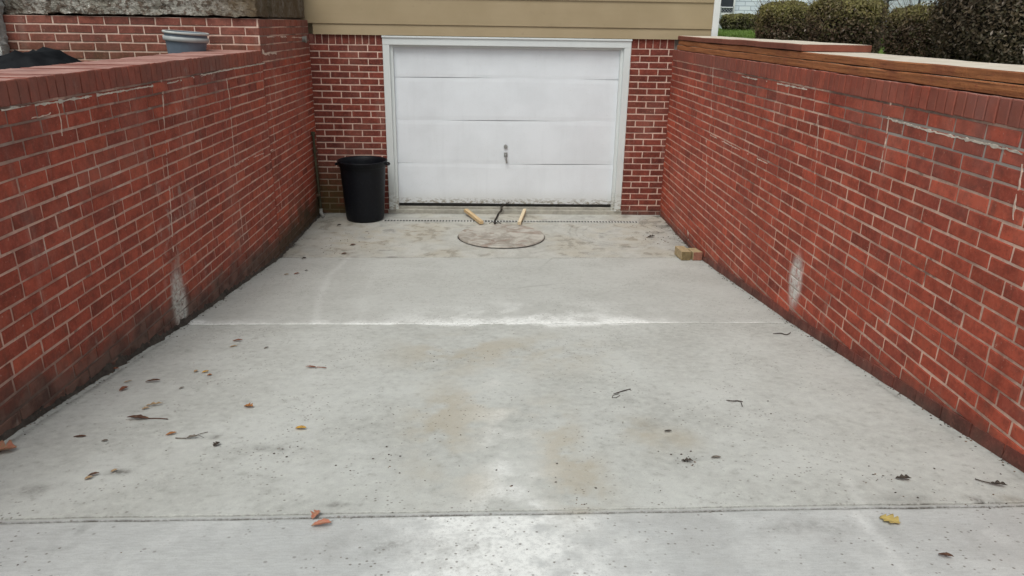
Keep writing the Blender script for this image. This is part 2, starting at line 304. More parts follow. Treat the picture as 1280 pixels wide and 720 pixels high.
# ------------------------------------------------------------------ brick walls
BL,BH,MJ=.211,.0706,.0118
def brick_shell(mb,attr,org,ud,nd,u0,u1,z0,z1,proud=.0045,coping=None,floor=None,seed=0,pal=None,soldier=None,halfjit=.0):
    """bricks on the plane org+u*ud+z*up; nd = outward normal; coping = depth of the rowlock cap"""
    R=random.Random(seed); ud=Vector(ud).normalized(); nd=Vector(nd).normalized(); org=Vector(org)
    def brick(ua,ub,za,zb,top=None,pr=None):
        pr=proud if pr is None else pr
        p=pr+R.uniform(-.0016,.0016); bv=.0035; j=lambda:R.uniform(-.0022,.0022)
        O=[(ua+j(),za+j()),(ub+j(),za+j()),(ub+j(),zb+j()),(ua+j(),zb+j())]
        I=[(a+bv*(1 if k in(0,3) else -1),b+bv*(1 if k<2 else -1)) for k,(a,b) in enumerate(O)]
        tl=[R.uniform(-.0012,.0012) for _ in range(4)]
        P=lambda u,z,d: org+ud*u+nd*d+Vector((0,0,z))
        depth=-.012
        vs=[P(u,z,depth) for u,z in O]+[P(u,z,p-.0028) for u,z in O]+[P(u,z,p+tl[k]) for k,(u,z) in enumerate(I)]
        fs=[(8,9,10,11)]+[(4+k,4+(k+1)%4,8+(k+1)%4,8+k) for k in range(4)]+[(k,(k+1)%4,4+(k+1)%4,4+k) for k in range(4)]
        mi=[0]*9
        if top:
            for k in(2,3): vs[k]=P(O[k][0],O[k][1],-top)
            mi[7]=2
        mb.add(vs,fs,mi)
        t=R.random(); c=pal[0] if t<.58 else (pal[1] if t<.84 else pal[2]); k=R.uniform(.86,1.12)*(R.choice([1]*12+[.78,.84]))
        c=tuple(x*k for x in c); um=(ua+ub)/2; w=org+ud*um
        fz=floor(w.y) if floor else 0
        for v in vs: attr['bcol'].append((*c,1)); attr['hgt'].append(v.z-fz)
    zt=z1
    if coping or soldier:
        hgt=.106; w=.0705; n=int((u1-u0)/w); w=(u1-u0)/n
        for i in range(n): brick(u0+i*w+.004,u0+(i+1)*w-.004,zt-hgt+.005,zt,top=coping,pr=proud+(.004 if coping else 0))
        zt-=hgt
    ci=0
    while zt>z0:
        off=(ci%2)*BL/2+R.uniform(-halfjit,halfjit); u=u0-off-R.random()*.0
        if org.z+zt<z0: break
        while u<u1:
            L_=BL
            if halfjit and R.random()<.05: L_=BL*.5
            a,b=max(u0,u+MJ/2),min(u1,u+L_-MJ/2)
            if b-a>.03:
                w=org+ud*((a+b)/2); fz=floor(w.y) if floor else z0
                if zt>fz-.03: brick(a,b,zt-BH+MJ/2,zt-MJ/2)
            u+=L_
        zt-=BH; ci+=1
    return
PALS=[(.375,.072,.040),(.32,.064,.039),(.43,.088,.046)]
PALR=[(.45,.084,.046),(.375,.072,.043),(.51,.100,.054)]
PALT=[(.235,.072,.052),(.205,.066,.050),(.27,.080,.055)]
PALF=[(.195,.040,.026),(.165,.035,.025),(.225,.047,.030)]  # darker front bricks, part of it occlusion shade put into the colour
def mk_wall(name,shells,bodies,side,parent=None,floor=None,toplip=None):
    mb=MB(); attr={'bcol':[],'hgt':[]}
    for s in shells: brick_shell(mb,attr,floor=floor,**s)
    nb=len(mb.v)
    for b in bodies: mb.hexa(b[0],b[1],1,top=2 if toplip else 1)
    for v in mb.v[nb:]: attr['bcol'].append((.2,.05,.04,1)); attr['hgt'].append(v[2]-(floor(v[1]) if floor else 0))
    return mesh_obj(name,mb.v,mb.f,[MB_[side],MM_[side],M_top],parent,mb.m,attrs={'bcol':('FLOAT_COLOR',attr['bcol']),'hgt':('FLOAT',attr['hgt'])})
def body_grid(mb_pts): pass
ZTL,ZTR,ZHI=1.877,1.878,2.134
def sidebody(X,sgn,th,ztop,ys):
    out=[]
    for a,b in zip(ys,ys[1:]):
        xa,xb=X(a),X(b); lo,hi=(-th,0) if sgn<0 else (0,th)
        za,zb=zf(a)-.25,zf(b)-.25
        out.append(([(xa+lo,a,za),(xa+hi,a,za),(xb+hi,b,zb),(xb+lo,b,zb)],[(xa+lo,a,ztop),(xa+hi,a,ztop),(xb+hi,b,ztop),(xb+lo,b,ztop)]))
    return out
YE=8.5
yy=list(np.arange(-7.4,8.5,.5))+[YE]
def ribbon(name,pts,nd,parent,mat,w=.0045,proud=.0052,seed=0,amp=.0055):
    R=random.Random(seed); P=[]
    for a,b in zip(pts,pts[1:]):
        a=Vector(a);b=Vector(b); n=max(2,int((b-a).length/.012))
        for i in range(n): P.append(a.lerp(b,i/n))
    P.append(Vector(pts[-1])); nd=Vector(nd); vs=[];fs=[]
    for i,p in enumerate(P):
        t=(P[min(i+1,len(P)-1)]-P[max(0,i-1)]).normalized(); s=t.cross(nd).normalized()
        q=p+s*amp*mn.fractal(Vector((i*.25,seed,0)),.7,2,3)+nd*proud; ww=w*1.25*max(.42,.60+1.1*mn.noise(Vector((i*.21,seed,3)))+.8*mn.noise(Vector((i*.9,seed,5))))
        vs+= [q-s*ww-nd*.008,q-s*ww*.8,q+s*ww*.8,q+s*ww-nd*.008]
    for i in range(len(P)-1):
        for k in range(3): fs.append((i*4+k,i*4+k+1,i*4+4+k+1,i*4+4+k))
    return mesh_obj(name,vs,fs,mat,parent)
# left low wall (whole driveway plane up to the terrace height)
lw=empty('retaining_wall',(LX(3),3,0)); tag(lw,'red brick wall left of the driveway with black dirt along its foot','brick wall')
mk_wall('brickwork',[dict(org=(LX(0),0,0),ud=(.0196,1,0),nd=(1,-.0196,0),u0=-7.4,u1=6.72,z0=-.1,z1=ZTL,coping=.40,seed=1,pal=PALS,halfjit=.03),
    dict(org=(LX(0),0,0),ud=(.0196,1,0),nd=(1,-.0196,0),u0=6.724,u1=YE,z0=-.1,z1=ZHI-.002,seed=3,pal=PALS,halfjit=.01)],
    sidebody(LX,-1,.40,ZTL-.004,[y for y in yy if y<6.7]+[6.72])+sidebody(LX,-1,.30,ZHI-.004,[6.76,7.2,7.8,8.3,YE+.01]),'left',lw,floor=zf,toplip=True)
nL=(1,-.0196,0); nR=(-1,.0194,0)
for i,(pl,m,w) in enumerate([([(197,82),(203,112),(204,150),(207,190),(212,250),(216,315)],M_repair,.005),([(281,90),(286,120),(290,170),(293,204),(299,260),(304,300)],M_repair,.004),([(335,100),(343,180),(352,260)],M_repair,.003),([(0,138),(60,129),(150,114),(215,103)],M_repair2,.006),([(215,103),(270,90),(330,79)],M_repair2,.006),([(20,150),(50,146),(62,141)],M_repair,.004),([(292,208),(320,195),(348,184)],M_repair,.004),([(333,46),(352,46),(377,47)],M_repair,.006),([(327,62),(330,68),(345,66)],M_repair,.012),([(70,128),(75,150),(77,170)],M_repair,.0035)]):
    ribbon('mortar_repair',[atL(*p) for p in pl],nL,lw,m,w,seed=i)
b=MB(); P=atL(378,49); b.tube([(P[0]-.05,P[1],P[2]),(P[0]+.035,P[1],P[2])],.028,14); b.tube([(P[0]+.03,P[1],P[2]),(P[0]+.042,P[1],P[2])],.036,14)
b.build('pipe_stub',flat_mat('old_zinc',(.22,.21,.19),.3,60),lw,smooth=False)
# right wall
rw=empty('retaining_wall',(RX(3),3,0)); tag(rw,'red brick wall right of the driveway topped by orange-brown timbers','brick wall')
mk_wall('brickwork',[dict(org=(RX(0),0,0),ud=(.0194,1,0),nd=(-1,.0194,0),u0=-7.4,u1=YE-.03,z0=-.1,z1=ZTR,coping=.35,seed=5,pal=PALR,halfjit=.02)],
    sidebody(RX,1,.50,ZTR-.004,yy),'right',rw,floor=zf,toplip=True)
for i,(pl,m,w) in enumerate([([(892,80),(891,110),(889,150),(887,168)],M_repair,.004),([(887,168),(920,185),(965,207)],M_repair,.0055),([(1117,106),(1113,140),(1107,180),(1100,215)],M_repair,.005),([(928,95),(930,96),(965,103),(1010,112)],M_repair2,.006),([(1110,148),(1160,163),(1220,177),(1280,192)],M_repair2,.006),([(1024,150),(1022,195),(1018,228)],M_repair,.003),([(1279,205),(1276,230),(1270,252),(1268,275)],M_repair,.005),([(883,170),(884,210),(882,240)],M_repair,.003),([(860,287),(861,300)],M_repair2,.008)]):
    ribbon('mortar_repair',[atR(*p) for p in pl],nR,rw,m,w,seed=30+i)
# sloping foot course of the right wall, bricks laid parallel to the drive
mb=MB(); at={'bcol':[],'hgt':[]}; R=random.Random(9); y=-2.0
while y<8.3:
    L_=.2; a,b_=y+.004,y+L_-.004; xa,xb=RX(a),RX(b_); za,zb=zf(a),zf(b_); hh=.062+R.uniform(-.003,.003); pd=.010+R.uniform(-.002,.002)
    if y>6.4: hh=.03
    vs=[(xa+.02,a,za-.03),(xa-pd,a,za-.03),(xb-pd,b_,zb-.03),(xb+.02,b_,zb-.03),(xa+.02,a,za+hh+.004),(xa-pd,a,za+hh),(xb-pd,b_,zb+hh),(xb+.02,b_,zb+hh+.004)]
    mb.add(vs,[(4,5,6,7),(0,1,5,4),(1,2,6,5),(2,3,7,6)]); k=R.uniform(.7,1.1)
    for v in vs: at['bcol'].append((.24*k,.065*k,.048*k,1)); at['hgt'].append(v[2]-zf(v[1])+.03)
    y+=L_
mesh_obj('foot_course',mb.v,mb.f,[MB_['right']],rw,attrs={'bcol':('FLOAT_COLOR',at['bcol']),'hgt':('FLOAT',at['hgt'])})
# rubble and dirt fillet at the foot of the left wall
mb=MB(); n=500
for i in range(n):
    y0=-1+i*9.5/n; y1=-1+(i+1)*9.5/n
    q=lambda y,s:(.012+.016*abs(mn.fractal(Vector((y*5,s,0)),.6,2,4))*1.6)
    vs=[(LX(y0)+.0,y0,zf(y0)+q(y0,1)*2.0),(LX(y0)+q(y0,2)*1.1,y0,zf(y0)-.004),(LX(y1)+q(y1,2)*1.1,y1,zf(y1)-.004),(LX(y1)+.0,y1,zf(y1)+q(y1,1)*2.0)]
    mb.add(vs,[(0,1,2,3)])
mb.build('foot_dirt',flat_mat('black_dirt',(.06,.05,.042),.5,40,.95,.8),lw)
# ------------------------------------------------------------------ house over the garage
N=NT('beige_siding_paint'); a=N.noise(3,4); b_=N.noise(90,3); st=N.noise(1,4,.6,N.scalev(N.pos,(1.2,1,40)))
c=N.mix(N.rng(a,.3,.7),(.325,.250,.150),(.355,.275,.17)); c=N.mix(N.mul(N.rng(st,.4,.65),.18),c,(.30,.235,.14)); c=N.mix(N.mul(N.rng(N.noise(14,5),.62,.75),.3),c,(.25,.19,.12))
M_side=N.fin(c,.6,N.add(b_,st),.12,.003,.35)
def white_paint(name,lo,hi,base=(.70,.72,.74),peel_z=None):
    N=NT(name); a=N.noise(2.2,5,.6); st=N.noise(1,5,.6,N.scalev(N.pos,(14,14,1.2)))
    c=N.mix(N.rng(a,.35,.7),base,tuple(x*.93 for x in base)); c=N.mix(N.mul(N.rng(st,.50,.72),.12),c,tuple(x*.75 for x in base))
    c=N.mix(N.mul(N.rng(N.noise(60,4,.7),.60,.72),.25),c,(.45,.43,.38))
    if peel_z:
        z=N.sep()[2]; k=N.mul(N.rng(z,peel_z[1],peel_z[0]),N.rng(N.noise(22,5,.7,N.scalev(N.pos,(1,1,2.2))),.49,.56)); c=N.mix(N.mul(k,.9),c,(.17,.13,.085))
        c=N.mix(N.mul(N.rng(z,peel_z[1]*1.6,peel_z[0]),.35),c,(.45,.44,.38))
    return N.fin(c,.5,N.add(N.mul(a,.6),N.noise(120,3)),.15,.004,.4)
M_door=white_paint('door_white',0,0,(.735,.765,.805),(.125,.20))
M_frame=white_paint('frame_white',0,0,(.65,.68,.68),(.04,.32))
M_trim=white_paint('trim_white',0,0,(.72,.73,.73))
hs=empty('house',(.4,8.6,0)); tag(hs,'beige lap-sided house over a white garage door in red brick','house')
def FP(x,d=0,z=0): return (x-.015*d,FY(x)-d,z) # point on the house front, d metres proud of it
def fbox(mb,x0,x1,d0,d1,z0,z1,mi=0,top=None): # d0 back, d1 front
    b=[FP(x0,d1,z0),FP(x1,d1,z0),FP(x1,d0,z0),FP(x0,d0,z0)]; t=[(p[0],p[1],z1) for p in b]; mb.hexa(b,t,mi,top)
udF=(1,-.015,0); nF=(-.015,-1,0)
XL,XR=-1.818,2.188; DL,DR=-1.020,1.706
for nm,a,b_,sd in(('left',XL,DL-.003,11),('right',DR+.003,XR,12)):
    mb=MB(); fbox(mb,a,b_,-.25,0,-.1,1.985,1)
    org=(0,FY(0),0)
    bodies=[(mb.v[0:4],mb.v[4:8])]
    o=mk_wall('brick_wall',[dict(org=org,ud=udF,nd=nF,u0=a,u1=b_,z0=0,z1=1.988,soldier=True,seed=sd,pal=PALF,proud=.004)],bodies,'front',hs,floor=lambda y:0)
    o['label']='brick panel '+nm+' of the garage door'
# lintel / dark band behind frame top, interior side walls so nothing is open
# siding: lap boards, each tilted out at its lower edge
mb=MB(); XH0,XH1=-6.2,2.60
laps=[(1.986,2.105),(2.099,2.375)]+[(2.369+.276*i,2.369+.276*(i+1)+.006) for i in range(8)]
for z0,z1 in laps:
    x0=-1.76 if z1<2.11 else XH0
    d0=.030
    b=[FP(x0,d0,z0),FP(XH1,d0,z0),FP(XH1,-.02,z0),FP(x0,-.02,z0)]; t=[FP(x0,d0-.014,z1),FP(XH1,d0-.014,z1),FP(XH1,-.02,z1),FP(x0,-.02,z1)]
    mb.hexa(b,t)
# side wall of the house (runs back) in laps
for z0,z1 in laps:
    mb.hexa([(XH1-.02,8.47,z0),(XH1+.014,8.47,z0),(XH1+.014,16,z0),(XH1-.02,16,z0)],[(XH1-.02,8.47,z1),(XH1,8.47,z1),(XH1,16,z1),(XH1-.02,16,z1)])
mb.box(XH0,XH1-.02,8.6,16,1.99,4.5)
mb.build('siding',M_side,hs)
mb=MB(); fbox(mb,2.575,2.645,-.05,.042,1.99,4.5); mb.build('corner_trim',M_trim,hs,bevel=.003)
mb=MB(); mb.add([(XH0-.4,8.0,4.45),(XH1+.4,8.0,4.45),(XH1+.4,12.3,6.6),(XH0-.4,12.3,6.6),(XH0-.4,16.5,4.45),(XH1+.4,16.5,4.45)],[(0,1,2,3),(3,2,5,4),(0,3,4),(1,5,2),(0,4,5,1)])
mb.build('roof',flat_mat('shingles',(.09,.085,.08),.4,30),hs)
mb=MB(); mb.box(2.2,2.59,8.50,15.9,1.0,1.985); mb.build('foundation',flat_mat('grey_block',(.35,.34,.32)),hs)
# door frame (casing with jamb stepping in)
fr=MB()
zo=1.965; 
fbox(fr,DL,DL+.075,-.10,.022,.045,zo-.075); fbox(fr,DR-.075,DR,-.10,.022,.045,zo-.075); fbox(fr,DL,DR,-.10,.024,zo-.077,zo)
fbox(fr,DL-.006,DR+.006,0,.036,zo-.004,zo+.016)
fr.build('door_frame',M_frame,hs,bevel=.004)
fr=MB(); fbox(fr,DL+.073,DL+.108,-.12,-.012,.045,zo-.075); fbox(fr,DR-.108,DR-.073,-.12,-.012,.045,zo-.075); fbox(fr,DL+.075,DR-.075,-.12,-.014,zo-.100,zo-.076)
fr.build('door_stop',M_frame,hs,bevel=.003)
# sectional door
gd=mesh_obj('garage_door',[FP(DL+.10,-.085,.10),FP(DR-.10,-.085,.10),FP(DR-.10,-.12,.10),FP(DL+.10,-.12,.10),FP(DL+.10,-.085,1.88),FP(DR-.10,-.085,1.88),FP(DR-.10,-.12,1.88),FP(DL+.10,-.12,1.88)],[(0,3,2,1),(4,5,6,7),(0,1,5,4),(1,2,6,5),(2,3,7,6),(3,0,4,7)],M_door,hs)
gd['label']='white four-section garage door with peeling lower edge'
zs=[.112]+[float(plane(635,y,[.015,1,0],8.4914+.055)[2]) for y in(205,151,98)]+[1.885]
for i in range(4):
    # each section a slightly bowed sheet with a rounded meeting edge
    nx=48; nz=10; V=[];F=[]; zA,zB=zs[i]+.0008,zs[i+1]-.0008
    for a in range(nz+1):
        for c in range(nx+1):
            u=c/nx; w=a/nz; e=min(w,1-w)*(zB-zA); d=-.055-.0022*math.exp(-(e/.006)**1.2)
            d+=.0028*mn.fractal(Vector((u*5,w*1.5+i*3,2)),.8,2,3)
            sag=.0035*math.sin(u*7+i*2)
            V.append(FP(DL+.082+u*(DR-DL-.164),d,zA+w*(zB-zA)+sag*(1 if True else 0)))
    for a in range(nz):
        for c in range(nx): k=a*(nx+1)+c; F.append((k,k+1,k+nx+2,k+nx+1))
    # return edges
    o=len(V)
    for row in(0,nz):
        for c in range(nx+1): p=V[row*(nx+1)+c]; V.append((p[0],p[1]+.03,p[2]))
    for c in range(nx): F.append((c,c+1,o+c+1,o+c)); k=nz*(nx+1)+c; F.append((k,k+1,o+nx+2+c,o+nx+1+c))
    mesh_obj('door_section',V,F,M_door,gd,smooth=False)
hm=metal('worn_steel',(.35,.35,.34))
P=plane(632,198,[.015,1,0],8.4914+.05); mb=MB()
mb.tube([(P[0],P[1]-.004,P[2]+.045),(P[0],P[1]-.03,P[2]+.04),(P[0]+.004,P[1]-.038,P[2]+.0),(P[0]+.012,P[1]-.034,P[2]-.05)],.010,8)
mb.box(P[0]-.02,P[0]+.02,P[1]-.012,P[1]+.006,P[2]+.02,P[2]+.07); mb.build('handle',hm,gd,smooth=False,bevel=.002)
P=plane(632,183,[.015,1,0],8.4914+.05); mb=MB(); mb.tube([(P[0],P[1]+.004,P[2]),(P[0],P[1]-.016,P[2])],.022,14); mb.tube([(P[0],P[1]-.012,P[2]),(P[0],P[1]-.022,P[2])],.012,12); mb.build('lock',hm,gd)
mb=MB(); fbox(mb,DL+.085,DR-.085,-.08,-.050,.094,.112); mb.build('bottom_seal',flat_mat('black_rubber',(.018,.017,.016),.3,40,.7),gd)
# concrete sill
mb=MB(); fbox(mb,DL-.02,DR+.02,-.14,.005,-.02,.050); 
M_sill=flat_mat('sill_concrete',(.36,.345,.30),.25,16,.9,.5)
mb.build('door_sill',M_sill,hs,bevel=.008)
mb=MB(); fbox(mb,DL+.02,DR-.02,-.16,-.04,.048,.078); mb.build('inner_step',M_sill,hs,bevel=.006)
mb=MB(); fbox(mb,DL,DR,-.40,-.16,-.05,1.95); mb.build('garage_darkness',flat_mat('dark_interior',(.03,.03,.03)),hs).name='interior_darkness'  # solid dark block stands in for the unlit space behind the door
# ------------------------------------------------------------------ terrace wall facing the camera, left
tw=empty('terrace_wall',(-2.6,6.8,1.7)); tag(tw,'low brick terrace wall under crumbling pale render behind the bucket','brick wall')
YT=6.724
mk_wall('brickwork',[dict(org=(0,YT,0),ud=(1,0,0),nd=(0,-1,0),u0=-4.6,u1=-1.848,z0=1.62,z1=ZHI,seed=21,pal=PALT,proud=.005)],[([(-4.6,YT,1.55),(-1.850,YT,1.55),(-1.850,6.757,1.55),(-4.6,6.757,1.55)],[(-4.6,YT,ZHI-.003),(-1.850,YT,ZHI-.003),(-1.850,6.757,ZHI-.003),(-4.6,6.757,ZHI-.003)])],'front',tw,floor=lambda y:1.35,toplip=True)
def crumbly(name,pts,parent,mat,amp=.02,res=.025,seed=0):
    # box-like solid with rough faces; pts=(x0,x1,y0,y1,z0,z1)
    x0,x1,y0,y1,z0,z1=pts; bm=bmesh.new()
    bmesh.ops.create_cube(bm,size=1,matrix=Matrix.Translation(((x0+x1)/2,(y0+y1)/2,(z0+z1)/2))@Matrix.Diagonal((x1-x0,y1-y0,z1-z0,1)))
    def cut(ax,a,b,step):
        n=int((b-a)/step)
        for i in range(1,n):
            c=[0,0,0]; c[ax]=a+(b-a)*i/n; no=[0,0,0]; no[ax]=1
            bmesh.ops.bisect_plane(bm,geom=bm.verts[:]+bm.edges[:]+bm.faces[:],plane_co=c,plane_no=no)
    cut(0,x0,x1,res if (x1-x0)<3 else res*1.3); cut(1,y0,y1,res*2 if y1-y0<.6 else res*1.3); cut(2,z0,z1,res)
    bm.normal_update()
    for v in bm.verts:
        p=v.co; k=mn.fractal(Vector((p.x*7,p.y*7,p.z*9+seed)),.5,2.2,5)+.6*abs(mn.noise(Vector((p.x*28,p.y*28,p.z*28+seed))))
        v.co=p+v.normal*(k*amp-amp*.1)
    me=bpy.data.meshes.new(name); bm.to_mesh(me); bm.free(); me.materials.append(mat)
    o=bpy.data.objects.new(name,me); COL.objects.link(o); o.parent=parent; o.matrix_parent_inverse=Matrix.Translation(-Vector(parent.location)); return o
N=NT('crumbling_render'); a=N.noise(4,6,.65); b_=N.noise(22,6,.7); g=N.noise(5,4,.6)
c=N.mix(N.rng(a,.35,.6),(.26,.24,.20),(.42,.40,.36)); c=N.mix(N.mul(N.rng(b_,.46,.58),.9),c,(.11,.08,.06)); c=N.mix(N.mul(N.rng(N.noise(60,4,.7),.55,.7),.6),c,(.30,.16,.12)); c=N.mix(N.rng(N.noise(30,5,.7),.62,.68),c,(.72,.70,.66))
gx=N.rng(N.sep()[0],-2.35,-1.95); c=N.mix(N.mul(gx,N.rng(g,.35,.6,.6,.92)),c,(.12,.085,.05))
M_rend=N.fin(c,.95,N.add(b_,N.noise(70,4)),1.0,.02,.15)
mb=MB(); mb.box(-4.6,-2.17,6.758,7.1,1.55,2.131); mb.build('wall_core',flat_mat('core_mortar',(.2,.12,.1)),tw)
crumbly('rendered_footing',(-3.60,-1.85,YT-.028,7.15,2.150,2.62),tw,M_rend,.016,.022)
crumbly('rendered_footing',(-2.15,-1.825,7.13,8.44,2.148,2.62),tw,M_rend,.010,.03,4)
crumbly('rendered_footing',(-5.2,-3.60,YT+.05,7.15,2.14,2.62),tw,M_rend,.020,.03,8)
crumbly('rendered_pier',(-5.2,-3.93,YT-.14,YT-.006,1.70,2.60),tw,flat_mat('grey_render',(.42,.42,.40),.3,14,.95,.9,.2,0,.02),.018,.025,2)
mb=MB(); mb.box(-5.2,-1.86,7.12,8.40,1.5,2.6); mb.build('terrace_fill',flat_mat('fill_soil',(.12,.10,.08)),tw)
# ------------------------------------------------------------------ ground outside the sunken drive
def ground_mat(name,c0,c1,bmp=.8,scale=12):
    N=NT(name); a=N.noise(scale,5,.7); b_=N.noise(1.1,4); c=N.mix(N.rng(N.add(N.mul(a,.6),N.mul(b_,.4)),.35,.65),c0,c1); return N.fin(c,.95,N.noise(60,5,.7),bmp,.02,.1)
M_soil=ground_mat('soil',(.085,.07,.055),(.17,.145,.115))
M_grass=ground_mat('grass',(.085,.14,.025),(.12,.18,.035),.8,30)
soil=MB(); n=60
xs=np.linspace(-14,-2.2,40); ysg=np.linspace(-7.5,6.73,60); V=[];F=[]
for j,y in enumerate(ysg):
    for i,x in enumerate(xs):
        xx=x if i<39 else LX(y)-.30
        V.append((xx,y,1.715+.03*mn.fractal(Vector((xx*2,y*2,0)),.7,2,4)))
for j in range(59):
    for i in range(39): k=j*40+i; F.append((k,k+1,k+41,k+40))
tag(mesh_obj('bare_soil',V,F,M_soil,smooth=True),'bare brown soil behind the left wall','soil',kind='structure')
# big surrounding sheet with a hole for the drive
def lawnz(x,y):
    return 1.885+(.0 if y<9 else min((y-9)/16,1)*.19)
V=[];F=[]
xg=[-300,-60,-14]; 
def quad(pts):
    o=len(V); V.extend(pts); F.append(tuple(range(o,o+len(pts))))
xr=[2.40,3,4,6,9,14,25,60,300]; yr=[-7.5,-2,2,4,6,8,9,12,16,20,25,40,80,300]
for a,b_ in zip(xr,xr[1:]):
    for c,d in zip(yr,yr[1:]):
        quad([(a,c,lawnz(a,c)),(b_,c,lawnz(b_,c)),(b_,d,lawnz(b_,d)),(a,d,lawnz(a,d))])
for c,d in zip(yr,yr[1:]): quad([(-300,c,lawnz(0,c)-(.18 if c<7 else 0)),(-14,c,lawnz(0,c)-(.18 if c<7 else 0)),(-14,d,lawnz(0,d)-(.18 if d<7 else 0)),(-300,d,lawnz(0,d)-(.18 if d<7 else 0))])
quad([(-14,8.6,1.885),(2.4,8.6,1.885),(2.4,300,2.05),(-14,300,2.05)])
quad([(-14,6.73,1.705),(-5.1,6.73,1.705),(-5.1,8.6,1.885),(-14,8.6,1.885)])
quad([(-300,-300,1.87),(300,-300,1.87),(300,-9,1.87),(-300,-9,1.87)])
quad([(-300,-9,1.87),(-2.1,-9,1.87),(-2.1,-7.4,1.7),(-300,-7.5,1.7)]); quad([(1.85,-9,1.87),(300,-9,1.87),(300,-7.5,1.885),(1.85,-7.4,1.885)])
tag(mesh_obj('lawn',V,F,M_grass),'green lawn beside the house','lawn',kind='structure')
V=[(3.9,-2,1.892),(3.9,7,1.892),(12.6,22,2.052),(40,22,2.052),(40,-2,1.892)]
F=[(0,4,3,2,1)]
V=[(3.9,-2,1.892),(3.9,7,1.892),(5.0,9,1.892),(40,9,1.892),(40,-2,1.892),(12.6,22,2.050),(40,22,2.050)]
tag(mesh_obj('neighbouring_driveway',V,[(0,4,3,2,1),(2,3,6,5)],flat_mat('pale_concrete',(.50,.50,.47),.2,6)),'pale concrete paving behind the hedge bushes','paving',kind='structure')
# ------------------------------------------------------------------ timbers on the right wall
def timber_mat():
    N=NT('orange_brown_timber'); v=N.scalev(N.pos,(30,1.6,55)); a=N.noise(1,5,.65,v); b_=N.noise(3,4)
    c=N.mix(N.rng(a,.35,.65),(.28,.105,.045),(.42,.165,.068)); c=N.mix(N.mul(N.rng(b_,.52,.7),.5),c,(.24,.07,.045)); c=N.mix(N.mul(N.rng(N.noise(1,5,.7,N.scalev(N.pos,(60,3.5,110))),.57,.68),.8),c,(.09,.045,.03)); c=N.mix(N.mul(N.rng(N.noise(35,4,.7),.58,.7),.6),c,(.30,.07,.05))
    return N.fin(c,.85,N.add(a,N.noise(30,5,.7)),.9,.012,.2)
def ttop():
    N=NT('bleached_top'); a=N.noise(6,5,.65); c=N.mix(N.rng(a,.3,.7),(.56,.48,.39),(.68,.61,.52)); c=N.mix(N.mul(N.rng(N.noise(30,5),.60,.7),.4),c,(.30,.24,.18)); return N.fin(c,.85,N.noise(50,4),.3,.004,.2)
M_tim=timber_mat(); M_ttop=ttop()
M_red=flat_mat('red_stained_timber',(.20,.065,.042),.25,14,.8,.4)
def timber(label,y0,y1,z0,z1,dx0,w,mats,seed):
    mb=MB(); n=int((y1-y0)/.04); R=random.Random(seed); rows=[]
    for i in range(n+1):
        y=y0+(y1-y0)*i/n; s=.007*mn.fractal(Vector((y*2.3,seed,0)),.6,2,4); t=.005*mn.fractal(Vector((y*.9,seed,7)),.7,2,3)
        e=.004
        x=RX(y)+dx0+s; rows.append([(x+.002,y,z0+t+.003),(x,y,z0+t+e),(x,y,z1+t-e*1.4),(x+e*1.6,y,z1+t),(x+w,y,z1+t),(x+w,y,z0+t)])
    V=[p for r in rows for p in r]; 
    for i in range(n):
        for k in range(6):
            a=i*6+k; b_=i*6+(k+1)%6; mb.f.append((a,b_,b_+6,a+6)); mb.m.append(1 if k==3 else 0)
    mb.f.append((0,1,2,3,4,5)); mb.m.append(0); mb.f.append(tuple(range(n*6+5,n*6-1,-1))); mb.m.append(0); mb.v=V
    o=mb.build('wall_timber',mats); return tag(o,label,'timber',group='timbers laid along the right wall')
timber('lowest orange-brown timber laid directly on the right wall coping',-2.0,8.36,1.881,1.930,.012,.44,[M_tim,M_ttop],1)
timber('middle orange-brown timber course with a bleached cream top by the hedge',-2.0,8.35,1.932,1.978,.018,.44,[M_tim,M_ttop],2)
t3=timber('short dull red timber stacked topmost beside the house',4.97,8.35,1.982,2.026,.012,.47,[M_red,M_ttop],3)
